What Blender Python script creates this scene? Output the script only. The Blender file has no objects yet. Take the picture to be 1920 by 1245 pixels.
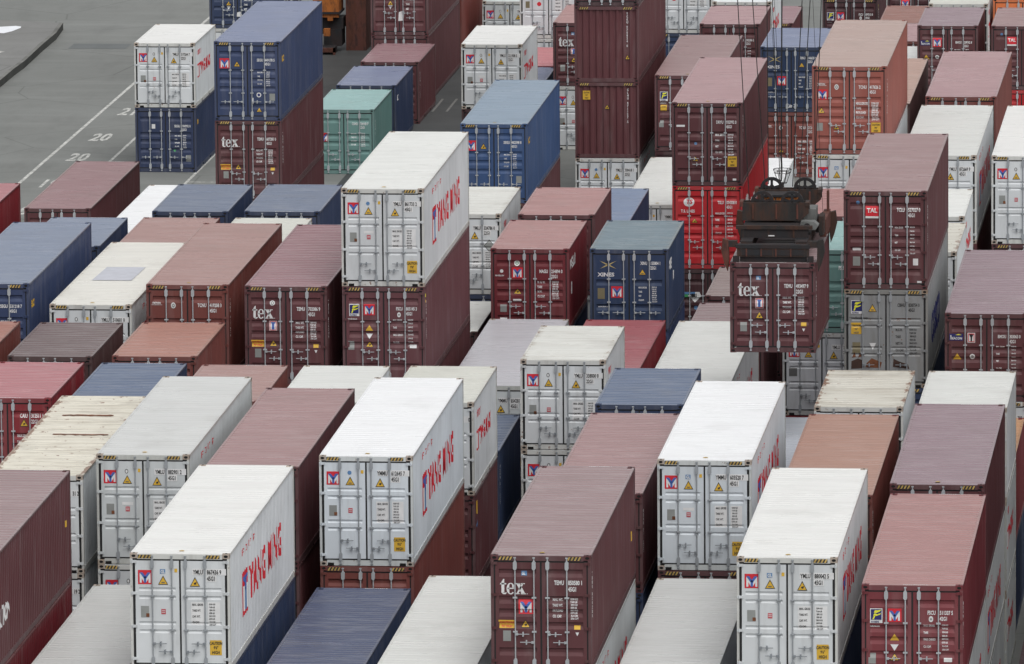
import bpy, math, random
from mathutils import Vector, Matrix
R = math.radians
scene = bpy.context.scene
C = scene.collection
random.seed(7)

# ------------------------------------------------------------------ camera, sky, sun, exposure
CAM_Z = 46.91
pitch, yaw, roll = 0.1621605, 0.1037149, -0.008552
cy_, sy_, cp_, sp_ = math.cos(yaw), math.sin(yaw), math.cos(pitch), math.sin(pitch)
fwd = Vector((-sy_ * cp_, cy_ * cp_, -sp_)); rgt = Vector((cy_, sy_, 0)); upv = rgt.cross(fwd)
cr_, sr_ = math.cos(roll), math.sin(roll)
cr = rgt * cr_ + upv * sr_; cu = upv * cr_ - rgt * sr_
camd = bpy.data.cameras.new('camera'); cam = bpy.data.objects.new('camera', camd); C.objects.link(cam)
m = Matrix.Identity(4)
for i in range(3):
    m[i][0] = cr[i]; m[i][1] = cu[i]; m[i][2] = -fwd[i]
m[2][3] = CAM_Z
cam.matrix_world = m
camd.sensor_width = 36.0; camd.lens = 15512.0 / 1920 * 36; camd.clip_start = 1; camd.clip_end = 9000
scene.camera = cam

SUN_EL, SUN_AZ = R(60), R(150)          # azimuth clockwise from +Y: high, behind and to the right of the camera
w = bpy.data.worlds.new('World'); scene.world = w; w.use_nodes = True
nt = w.node_tree; nt.nodes.clear()
sky = nt.nodes.new('ShaderNodeTexSky'); sky.sky_type = 'NISHITA'; sky.sun_disc = False
sky.sun_elevation = SUN_EL; sky.sun_rotation = SUN_AZ; sky.air_density = 1.0; sky.dust_density = 4.0; sky.ozone_density = 1.0
hs = nt.nodes.new('ShaderNodeHueSaturation'); hs.inputs['Saturation'].default_value = 0.10
bgn = nt.nodes.new('ShaderNodeBackground'); bgn.inputs['Strength'].default_value = 0.15
out = nt.nodes.new('ShaderNodeOutputWorld')
nt.links.new(sky.outputs[0], hs.inputs['Color']); nt.links.new(hs.outputs[0], bgn.inputs['Color']); nt.links.new(bgn.outputs[0], out.inputs[0])
sd = bpy.data.lights.new('sun', 'SUN'); sd.energy = 0.9; sd.angle = R(40); sd.color = (1.0, 0.985, 0.96)
so = bpy.data.objects.new('sun', sd); C.objects.link(so)
sv = Vector((math.sin(SUN_AZ) * math.cos(SUN_EL), math.cos(SUN_AZ) * math.cos(SUN_EL), math.sin(SUN_EL)))
so.rotation_euler = sv.to_track_quat('Z', 'Y').to_euler()
vs = scene.view_settings; vs.view_transform = 'Standard'; vs.look = 'None'; vs.gamma = 1; vs.exposure = 0.0
scene.cycles.max_bounces = 6; scene.cycles.diffuse_bounces = 4; scene.cycles.glossy_bounces = 2

# ------------------------------------------------------------------ colours
def lin(c):
    c = c / 255.0
    return c / 12.92 if c <= .04045 else ((c + .055) / 1.055) ** 2.4
KB, KR, SR = 0.73, 0.99, 0.068
def body_col(c): return tuple(max(.006, min(.80, lin(v) / KB)) for v in c)
def roof_col(c): return tuple(max(.015, min(.88, (lin(v) - SR) / KR)) for v in c)  # roof tones: faded paint with part of the sky reflection kept in the colour
BODY = dict(maroon=(79,45,48), maroon2=(88,54,58), redbrown=(98,43,48), brick=(102,55,50), brick2=(124,70,62), red=(158,32,38), red2=(112,36,42),
 dred=(94,32,38), dmaroon=(60,34,38), dbrown=(68,48,48), navy=(42,53,78), navy2=(36,50,76), navy3=(38,48,74), blue=(48,59,88), blue2=(46,68,104),
 green=(92,124,120), orange=(190,104,60), white=(182,185,187), wcool=(180,186,191), lgrey=(170,174,175), grey=(122,124,125), grey2=(170,172,176))
ROOF = dict(rmaroon=(161,142,143), rpink=(176,140,138), rpink2=(168,141,141), rmauve=(158,140,146), rtan=(180,145,132), rred=(182,132,136), rdark=(128,116,116),
 rsalmon=(176,136,126), rblue=(116,126,146), rtan2=(174,143,138), rslate=(106,111,130), rslate2=(125,133,150), rblue2=(138,147,165), rpink3=(160,130,134),
 rred2=(172,112,116), rmaroon2=(163,139,139), rgreybr=(155,140,138), rgreen=(158,190,188), rblue3=(135,147,170), rbeige=(187,165,157), rpink4=(177,148,150),
 rtan3=(185,157,146), rmaroon3=(158,130,132), rblue4=(135,143,168), rsky=(146,162,178), rblue5=(135,142,165), rpink5=(160,132,136), rsalmon2=(196,136,140),
 rslate3=(128,142,150), rbrick=(155,118,110), rorange=(205,165,135), wclean=(238,238,235), wgrey=(214,215,213), wbright=(246,247,248), woff=(226,227,223),
 woff2=(222,224,220), wcream=(216,216,207), wdirty=(226,226,220), wrust=(220,217,206), wclean2=(234,235,231), wpatch=(232,230,222), wblue=(188,192,200),
 wblue2=(197,196,201), rust=(234,229,214))
RIB33 = {'rmaroon', 'rdark', 'rmauve', 'rpink3', 'rgreybr'}

# ------------------------------------------------------------------ materials
def newmat(name):
    mt = bpy.data.materials.new(name); mt.use_nodes = True
    return mt, mt.node_tree, mt.node_tree.nodes, mt.node_tree.links, mt.node_tree.nodes['Principled BSDF']
def N(nodes, t, **kw):
    n = nodes.new(t)
    for k, v in kw.items(): setattr(n, k, v)
    return n
def noise(nd, lk, vec, scale, detail=3, rough=.55, off=None):
    t = N(nd, 'ShaderNodeTexNoise'); t.inputs['Scale'].default_value = scale; t.inputs['Detail'].default_value = detail; t.inputs['Roughness'].default_value = rough
    lk.new(vec, t.inputs['Vector']); return t.outputs['Fac']
def ramp(nd, lk, v, a, b, c0=0., c1=1.):
    r = N(nd, 'ShaderNodeMapRange'); r.inputs[1].default_value = a; r.inputs[2].default_value = b; r.inputs[3].default_value = c0; r.inputs[4].default_value = c1
    lk.new(v, r.inputs[0]); return r.outputs[0]
def mul(nd, lk, a, b, op='MULTIPLY'):
    n = N(nd, 'ShaderNodeMath', operation=op)
    for i, x in enumerate((a, b)):
        if isinstance(x, (int, float)): n.inputs[i].default_value = x
        else: lk.new(x, n.inputs[i])
    return n.outputs[0]
def mix(nd, lk, f, a, b, mode='MIX'):
    n = N(nd, 'ShaderNodeMix', data_type='RGBA', blend_type=mode)
    if isinstance(f, (int, float)): n.inputs[0].default_value = f
    else: lk.new(f, n.inputs[0])
    for i, x in ((6, a), (7, b)):
        if isinstance(x, tuple): n.inputs[i].default_value = (*x, 1) if len(x) == 3 else x
        else: lk.new(x, n.inputs[i])
    return n.outputs[2]
def coords(nd, lk, sx=1, sy=1, sz=1):
    tc = N(nd, 'ShaderNodeTexCoord'); oi = N(nd, 'ShaderNodeObjectInfo')
    r = mul(nd, lk, oi.outputs['Random'], 91.7)
    cx = N(nd, 'ShaderNodeCombineXYZ'); lk.new(r, cx.inputs[0]); lk.new(r, cx.inputs[1]); lk.new(r, cx.inputs[2])
    def vec(a, b, c):
        mp = N(nd, 'ShaderNodeMapping'); lk.new(tc.outputs['Object'], mp.inputs[0]); lk.new(cx.outputs[0], mp.inputs[1]); mp.inputs[3].default_value = (a, b, c)
        return mp.outputs[0]
    return tc, oi, vec
RUSTC = (.16, .06, .025)
def mat_paint(name, streak, rough=.52):
    """Container paint. Object colour = paint, object alpha = amount of wear."""
    mt, t, nd, lk, bs = newmat(name)
    tc, oi, vec = coords(nd, lk)
    wear = oi.outputs['Alpha']
    base = oi.outputs['Color']
    big = noise(nd, lk, vec(.5, .5, .5), 1.0, 3)
    v = ramp(nd, lk, big, .3, .7, .90, 1.08)
    hv = N(nd, 'ShaderNodeHueSaturation'); lk.new(base, hv.inputs['Color']); lk.new(v, hv.inputs['Value'])
    col = hv.outputs[0]
    st = noise(nd, lk, vec(*streak), 1.0, 5, .65)
    s = mul(nd, lk, ramp(nd, lk, st, .50, .80, 0, .55), wear)
    col = mix(nd, lk, s, col, (.13, .115, .095))
    # chalky lighter wipes
    ch = noise(nd, lk, vec(streak[0] * .6, streak[1] * .6, streak[2] * .6), 1.7, 3)
    col = mix(nd, lk, ramp(nd, lk, ch, .52, .85, 0, .30), col, mix(nd, lk, .5, col, (.45, .43, .42)))
    sp = noise(nd, lk, vec(5, 5, 5), 1.0, 6, .7)
    th = mul(nd, lk, wear, -.17); th2 = mul(nd, lk, th, .80, 'ADD')
    dd = mul(nd, lk, sp, th2, 'SUBTRACT'); rf = ramp(nd, lk, dd, 0, .03, 0, .85)
    col = mix(nd, lk, rf, col, RUSTC)
    lk.new(col, bs.inputs['Base Color'])
    lk.new(ramp(nd, lk, st, .3, .8, rough - .06, rough + .16), bs.inputs['Roughness'])
    bs.inputs['Specular IOR Level'].default_value = .4
    return mt
def mat_roof(name):
    mt, t, nd, lk, bs = newmat(name)
    tc, oi, vec = coords(nd, lk)
    base = oi.outputs['Color']
    sx = N(nd, 'ShaderNodeSeparateXYZ'); lk.new(tc.outputs['Object'], sx.inputs[0])
    ab = N(nd, 'ShaderNodeMath', operation='ABSOLUTE'); lk.new(sx.outputs[0], ab.inputs[0])
    edge = ramp(nd, lk, ab.outputs[0], 1.02, 1.16, 0, .55)
    wear = mul(nd, lk, oi.outputs['Alpha'], mul(nd, lk, edge, oi.outputs['Alpha'], 'MULTIPLY'), 'ADD')
    wear = mul(nd, lk, wear, mul(nd, lk, edge, .35), 'ADD')
    col = base
    bands = noise(nd, lk, vec(.35, 2.6, 1), 1.0, 5, .7)
    col = mix(nd, lk, ramp(nd, lk, bands, .45, .78, 0, .28), col, mix(nd, lk, .62, col, (.12, .11, .10)))
    lite = noise(nd, lk, vec(.9, 7, 1), 1.0, 3)
    col = mix(nd, lk, ramp(nd, lk, lite, .5, .8, 0, .34), col, mix(nd, lk, .45, col, (.75, .74, .73)))
    blot = noise(nd, lk, vec(.6, .45, 1), 1.3, 5, .62)
    bl = mul(nd, lk, ramp(nd, lk, blot, .54, .72, 0, .42), ramp(nd, lk, wear, 0, 1, .25, 1))
    col = mix(nd, lk, bl, col, mix(nd, lk, .7, col, (.15, .125, .10)))
    # scratches: long thin across the width
    sc = noise(nd, lk, vec(1.1, 11, 1), 1.0, 4, .75)
    sm = mul(nd, lk, ramp(nd, lk, sc, .66, .72, 0, .75), wear)
    col = mix(nd, lk, sm, col, (.06, .05, .045))
    s2 = noise(nd, lk, vec(.45, 5.5, 1), 1.0, 5, .7)
    s2m = mul(nd, lk, ramp(nd, lk, s2, .47, .66, 0, 1), ramp(nd, lk, wear, .45, .95, 0, .62))
    col = mix(nd, lk, s2m, col, (.27, .215, .15))
    sp = noise(nd, lk, vec(3.2, 2.2, 1), 1.0, 7, .72)
    th = mul(nd, lk, wear, -.20); th2 = mul(nd, lk, th, .80, 'ADD')
    dd = mul(nd, lk, sp, th2, 'SUBTRACT'); rf = ramp(nd, lk, dd, 0, .035, 0, .85)
    col = mix(nd, lk, rf, col, (.20, .085, .04))
    lk.new(col, bs.inputs['Base Color'])
    lk.new(ramp(nd, lk, bands, .3, .75, .24, .40), bs.inputs['Roughness'])
    bs.inputs['Specular IOR Level'].default_value = .5
    return mt
M_PAINT = mat_paint('container_paint', (3.0, 3.0, .45))
M_ROOF = mat_roof('container_roof_paint_and_sheen')
def flat(name, c, rough=.5, metal=0., var=.12, scale=3.):
    mt, t, nd, lk, bs = newmat(name)
    tc, oi, vec = coords(nd, lk)
    n = noise(nd, lk, vec(scale, scale, scale), 1.0, 4)
    col = mix(nd, lk, ramp(nd, lk, n, .35, .75, 0, 1), tuple(min(1, x * (1 + var * .5)) for x in c), tuple(x * (1 - var) for x in c))
    lk.new(col, bs.inputs['Base Color']); bs.inputs['Roughness'].default_value = rough; bs.inputs['Metallic'].default_value = metal
    return mt
def s3(*c): return tuple(lin(v) for v in c)
MATS = dict(
 wht=flat('white_print', (.72, .72, .72)), blk=flat('black_rubber', (.012, .012, .013), .7), ink=flat('black_print', (.03, .03, .03)),
 red=flat('red_print', (.62, .02, .035)), blu=flat('blue_print', (.06, .13, .42)), ltb=flat('light_blue_print', (.10, .22, .42)), yel=flat('yellow_sticker', (.66, .40, .04)), haz=flat('faded_hazard_yellow', (.50, .34, .10), .6, 0, .5, 8),
 nvy=flat('navy_print', (.02, .025, .14)), lem=flat('lemon_print', (.80, .78, .05)), gry=flat('grey_data_plate', (.27, .28, .27), .45), dgr=flat('dark_grey_print', (.12, .12, .12)),
 pnk=flat('faded_red_sticker', (.50, .08, .10)), gld=flat('gold_print', (.50, .40, .16)), orn=flat('orange_paint', (.70, .20, .035), .55, 0, .35, 1.5), hole_shade=flat('opening_shade', (.006, .005, .005), .9),
 grn=flat('green_print', (.05, .30, .10)), rst=flat('rust_patch', (.17, .06, .025), .85, 0, .5, 6), brn=flat('brown_rust_dark', (.05, .025, .018), .85, 0, .4, 5),
 plt=flat('bronze_data_plate', (.20, .17, .10), .5))

# ------------------------------------------------------------------ mesh builder
class MB:
    def __init__(s): s.v = []; s.f = []; s.m = []; s.mats = []
    def mi(s, mat):
        if mat not in s.mats: s.mats.append(mat)
        return s.mats.index(mat)
    def poly(s, pts, mat):
        i = len(s.v); s.v += [tuple(p) for p in pts]; s.f.append(tuple(range(i, i + len(pts)))); s.m.append(s.mi(mat))
    def box(s, x0, x1, y0, y1, z0, z1, mat):
        i = len(s.v)
        s.v += [(x0, y0, z0), (x1, y0, z0), (x1, y1, z0), (x0, y1, z0), (x0, y0, z1), (x1, y0, z1), (x1, y1, z1), (x0, y1, z1)]
        for q in ((0, 3, 2, 1), (4, 5, 6, 7), (0, 1, 5, 4), (1, 2, 6, 5), (2, 3, 7, 6), (3, 0, 4, 7)):
            s.f.append(tuple(i + k for k in q)); s.m.append(s.mi(mat))
    def tube(s, p, q, r, mat, n=8, r2=None, caps=True):
        p, q = Vector(p), Vector(q); d = (q - p).normalized(); r2 = r if r2 is None else r2
        a = d.orthogonal().normalized(); b = d.cross(a); i = len(s.v)
        for c, rr in ((p, r), (q, r2)):
            for k in range(n):
                t = 2 * math.pi * k / n; s.v.append(tuple(c + (a * math.cos(t) + b * math.sin(t)) * rr))
        for k in range(n):
            j = (k + 1) % n; s.f.append((i + k, i + j, i + n + j, i + n + k)); s.m.append(s.mi(mat))
        if caps:
            s.f.append(tuple(i + k for k in range(n))[::-1]); s.m.append(s.mi(mat)); s.f.append(tuple(i + n + k for k in range(n))); s.m.append(s.mi(mat))
    def prism(s, outline, axis, a0, a1, mat):
        """outline = 2D points; axis 0/1/2 is the extrusion axis."""
        def P(u, v, a): return ((a, u, v), (u, a, v), (u, v, a))[axis]
        i = len(s.v); n = len(outline)
        s.v += [P(u, v, a0) for u, v in outline] + [P(u, v, a1) for u, v in outline]
        s.f.append(tuple(i + k for k in range(n))); s.m.append(s.mi(mat)); s.f.append(tuple(i + n + k for k in range(n))[::-1]); s.m.append(s.mi(mat))
        for k in range(n):
            j = (k + 1) % n; s.f.append((i + k, i + n + k, i + n + j, i + j)); s.m.append(s.mi(mat))
    def mesh(s, name, off=(0, 0, 0)):
        me = bpy.data.meshes.new(name)
        me.from_pydata([(a - off[0], b - off[1], c - off[2]) for a, b, c in s.v], [], s.f)
        for mt in s.mats: me.materials.append(mt)
        me.polygons.foreach_set('material_index', s.m)
        me.update(); return me
def link(name, me, parent=None, color=None, loc=(0, 0, 0)):
    o = bpy.data.objects.new(name, me); C.objects.link(o); o.location = loc
    if parent is not None: o.parent = parent
    if color is not None: o.color = color
    return o
def fix_normals(me):
    import bmesh
    b = bmesh.new(); b.from_mesh(me); bmesh.ops.recalc_face_normals(b, faces=b.faces); b.to_mesh(me); b.free()

W = 2.438; LEN = {40: 12.192, 20: 6.058}; HT = {'5': 2.896, '2': 2.591}
CACHE = {}
def cached(key, fn):
    if key not in CACHE: CACHE[key] = fn()
    return CACHE[key]

# ---- corrugation profiles: list of (position, depth) breakpoints
def side_profile(L):
    L = LEN[L]; y0, y1 = .16, L - .16; n = round((y1 - y0) / .278); p = (y1 - y0) / n; pts = [(0, 0), (y0, 0)]
    for i in range(n):
        a = y0 + i * p
        pts += [(a + p * .25, 0), (a + p * .5, .036), (a + p * .75, .036), (a + p, 0)]
    return pts + [(L, 0)]
DOORB = {'s5': [(.34, .54), (1.00, 1.20), (1.32, 1.52), (1.64, 1.82), (2.28, 2.48)], 's2': [(.36, .55), (.98, 1.17), (1.27, 1.46), (1.62, 1.80), (2.08, 2.26)],
         'x2': [(.95, 1.14), (1.72, 1.92)], 'w5': [(.84, .93), (1.04, 1.13), (1.68, 1.77), (1.88, 1.97)], 'w2': [(.84, .93), (1.04, 1.13), (1.52, 1.61), (1.72, 1.81)]}
def door_profile(sty, h):
    """(z, recess) from bottom to top for the ribbed door skin."""
    H = HT[h]; key = {'g': 'w', 'w': 'w', 's': 's', 'x': 's', 'e': 's'}[sty] + h
    if sty == 'x': key = 'x2'
    pts = [(0, 0)]; dp = .024 if sty in 'wg' else .036
    for a, b in sorted(DOORB[key], reverse=True):
        zt, zb = H - a, H - b; wd = zt - zb
        pts += [(zb, 0), (zb + wd * .45, dp), (zt - wd * .12, dp), (zt, 0)]
    return pts + [(H, 0)]
def interp(pts, t):
    for (a, da), (b, db) in zip(pts, pts[1:]):
        if t <= b: return da if b == a else da + (db - da) * (t - a) / (b - a)
    return pts[-1][1]
def clip(poly, ax, lo, hi):
    def half(pl, k, sgn):
        o = []
        for i in range(len(pl)):
            p, q = pl[i], pl[(i + 1) % len(pl)]; a, b = (p[ax] - k) * sgn, (q[ax] - k) * sgn
            if a >= 0: o.append(p)
            if (a > 0 and b < 0) or (a < 0 and b > 0):
                t = a / (a - b); o.append(tuple(p[j] + (q[j] - p[j]) * t for j in range(2)))
        return o
    pl = half(poly, lo, 1)
    return half(pl, hi, -1) if len(pl) > 2 else []
def drape(mb, polys, pts, ax, to3d):
    for poly, mat in polys:
        lo = min(p[ax] for p in poly); hi = max(p[ax] for p in poly)
        for (a, _), (b, _) in zip(pts, pts[1:]):
            if b <= lo or a >= hi or b - a < 1e-6: continue
            pl = clip(poly, ax, a, b)
            if len(pl) > 2: mb.poly([to3d(p[0], p[1], interp(pts, min(max(p[ax], a), b)) if True else 0) for p in pl], MATS[mat])

# ---- lettering
TXT = {}
def text_polys(s, mat, x, z, cap, sx=1., shear=0., align='L', vertical=False):
    """triangles of a built-in-font string; cap = capital height, (x,z) = lower left."""
    if vertical:
        o = []; zz = z
        for ch in s:
            if ch != ' ': o += text_polys(ch, mat, x, zz, cap, sx)
            zz -= cap * (1.28 if ch != ' ' else .8)
        return o
    if s not in TXT:
        cv = bpy.data.curves.new('lettering_source', 'FONT'); cv.body = s; cv.resolution_u = 2; cv.size = 1; cv.offset = .05 if s in ('YANG MING', 'COSCO') else .03
        ob = bpy.data.objects.new('lettering_source', cv); me = ob.to_mesh()
        vs_ = [(v.co.x, v.co.y) for v in me.vertices]; tr = [tuple(vs_[i] for i in p.vertices) for p in me.polygons]
        ob.to_mesh_clear(); bpy.data.objects.remove(ob); bpy.data.curves.remove(cv)
        TXT[s] = (tr, max([p[0] for t in tr for p in t], default=0))
    tr, wd = TXT[s]; k = cap / .73
    x0 = x if align == 'L' else (x - wd * k * sx if align == 'R' else x - wd * k * sx / 2)
    return [([(x0 + (p[0] + shear * p[1]) * k * sx, z + p[1] * k) for p in t], mat) for t in tr]
def rect(x0, x1, z0, z1, mat): return [([(x0, z0), (x1, z0), (x1, z1), (x0, z1)], mat)]
def disc(x, z, r, mat, n=14, ry=None): return [([(x + r * math.cos(2 * math.pi * k / n), z + (ry or r) * math.sin(2 * math.pi * k / n)) for k in range(n)], mat)]
def tri(x0, x1, z0, z1, mat, inv=False):
    xm = (x0 + x1) / 2
    return [([(x0, z1), (xm, z0), (x1, z1)] if inv else [(x0, z0), (x1, z0), (xm, z1)], mat)]
def warn(x0, x1, z0, z1, sign='k'):
    i = (x1 - x0) * .10; zi = (z1 - z0) * .08
    o = [tri(x0, x1, z0, z1, 'ink'), tri(x0 + i, x1 - i, z0 + zi, z1 - 2 * zi, 'yel')]
    xm = (x0 + x1) / 2; h = z1 - z0
    o.append([([(xm - .012, z0 + h * .2), (xm + .03, z0 + h * .25), (xm + .045, z0 + h * .5), (xm - .03, z0 + h * .38)], 'ink')] if sign == 'k' else rect(xm - .04, xm + .04, z0 + h * .2, z0 + h * .3, 'dgr'))
    return o
def emblem(x0, z0, s, back='red', wide=1.):
    """square emblem: framed field, two white legs, blue Y."""
    def q(pts, m): return [([(x0 + a * s * wide, z0 + b * s) for a, b in pts], m)]
    L = [rect(x0, x0 + s * wide, z0, z0 + s, back)]
    L.append(q([(.12, .10), (.26, .10), (.26, .42), (.44, .10), (.44, .42), (.12, .80)], 'wht') + q([(.88, .10), (.88, .80), (.56, .42), (.56, .10), (.74, .42), (.74, .10)], 'wht'))
    L.append(q([(.42, .10), (.58, .10), (.58, .48), (.42, .48)], 'blu') + q([(.42, .40), (.58, .48), (.32, .84), (.12, .84)], 'blu') + q([(.42, .48), (.58, .40), (.88, .84), (.68, .84)], 'blu'))
    return L
def ell(cx, cz, rx, rz, a0, a1, th0, th1, mat, n=12):
    o = []
    for k in range(n):
        t0 = R(a0 + (a1 - a0) * k / n); t1 = R(a0 + (a1 - a0) * (k + 1) / n)
        w0 = th0 + (th1 - th0) * abs(math.cos(t0)); w1 = th0 + (th1 - th0) * abs(math.cos(t1))
        o.append(([(cx + rx * math.cos(t0), cz + rz * math.sin(t0)), (cx + rx * math.cos(t1), cz + rz * math.sin(t1)), (cx + (rx - w1) * math.cos(t1), cz + (rz - th0) * math.sin(t1)), (cx + (rx - w0) * math.cos(t0), cz + (rz - th0) * math.sin(t0))], mat))
    return o
def tex_word(x, z, s, mat='wht'):
    """bold serif 'tex' drawn as strokes, s = x-height."""
    def q(pts): return [([(x + a * s, z + b * s) for a, b in pts], mat)]
    o = q([(.14, .12), (.40, .12), (.40, 1.38), (.32, 1.38), (.14, 1.10)]) + q([(0, .88), (.58, .88), (.58, 1.0), (.05, 1.0)]) + q([(.16, .12), (.26, .0), (.50, -.02), (.62, .12), (.56, .16), (.44, .10), (.36, .16)])
    cx = .98
    o += ell(x + cx * s, z + .5 * s, .38 * s, .53 * s, 8, 318, .09 * s, .25 * s, mat, 16) + q([(cx - .30, .47), (cx + .30, .47), (cx + .36, .58), (cx - .30, .57)])
    a = 1.42
    o += q([(a + .06, .96), (a + .38, .96), (a + .86, .06), (a + .54, .06)]) + q([(a + .56, .96), (a + .72, .96), (a + .24, .06), (a + .08, .06)])
    o += q([(a, .92), (a + .42, .92), (a + .42, 1.0), (a, 1.0)]) + q([(a + .50, .92), (a + .84, .92), (a + .84, 1.0), (a + .50, 1.0)])
    o += q([(a, 0), (a + .36, 0), (a + .36, .08), (a, .08)]) + q([(a + .46, 0), (a + .92, 0), (a + .92, .08), (a + .46, .08)])
    o += q([(2.42, 0), (2.50, 0), (2.50, .07), (2.42, .07)])
    return o
def weights(x1, x2, top, H, mat, cap=.055, rows=('MAX. WT.', 'TARE WT.', 'PAYLOAD', 'CU. CAP.'), vals=None, step=.145, panel=False):
    vals = vals or ('32500 KGS', '71650 LBS', ' 3890 KGS', ' 8580 LBS', '28610 KGS', '63070 LBS', ' 76.4 CUM', ' 2700 CUFT')
    o = []
    if panel:
        o.append(rect(x1 - .03, x1 + .29, H - top - step * 3.25, H - top + .09, 'wht') + rect(x2 - .03, x2 + .27, H - top - step * 3.25, H - top + .09, 'wht'))
    t = []
    for i, r in enumerate(rows): t += text_polys(r, mat, x1, H - top - step * i, cap, .62)
    for i, r in enumerate(vals): t += text_polys(r, mat, x2, H - top + .02 - step * .5 * i, cap * .72, .62)
    o.append(t); return o
def serial(pre, num, size, z, mat, xp=1.78, xn=1.88, cap=.11, box=False, sx=.62):
    t = []
    if box:
        t += rect(xp - .26, xp + .02, z - .025, z + cap + .025, 'wht') + rect(xn - .02, xn + .47, z - .025, z + cap + .025, 'wht') + rect(xn - .02, xn + .23, z - cap * 1.5 - .025, z - .02, 'wht')
    L = [t] if t else []
    t2 = text_polys(pre, mat, xp, z, cap, sx, align='R') + text_polys(num, mat, xn, z, cap, sx) + text_polys(size, mat, xn, z - cap * 1.45, cap, sx)
    return L + [t2]
def florens(x0, z0, s, dz=0):
    o = [rect(x0, x0 + s, z0 - .06, z0 + s, 'wht'), rect(x0 + .02, x0 + s - .02, z0 + .02, z0 + s - .02, 'nvy')]
    def q(p): return [([(x0 + a * s, z0 + b * s) for a, b in p], 'lem')]
    o.append(q([(.20, .10), (.32, .12), (.44, .45), (.30, .40)]) + q([(.26, .42), (.50, .38), (.82, .50), (.88, .62), (.60, .52), (.36, .60)]) + q([(.30, .66), (.50, .62), (.80, .76), (.92, .90), (.60, .84), (.40, .86)]))
    o.append(text_polys('FLORENS', 'nvy', x0 + .03, z0 - .045, .045, .75)); return o

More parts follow.
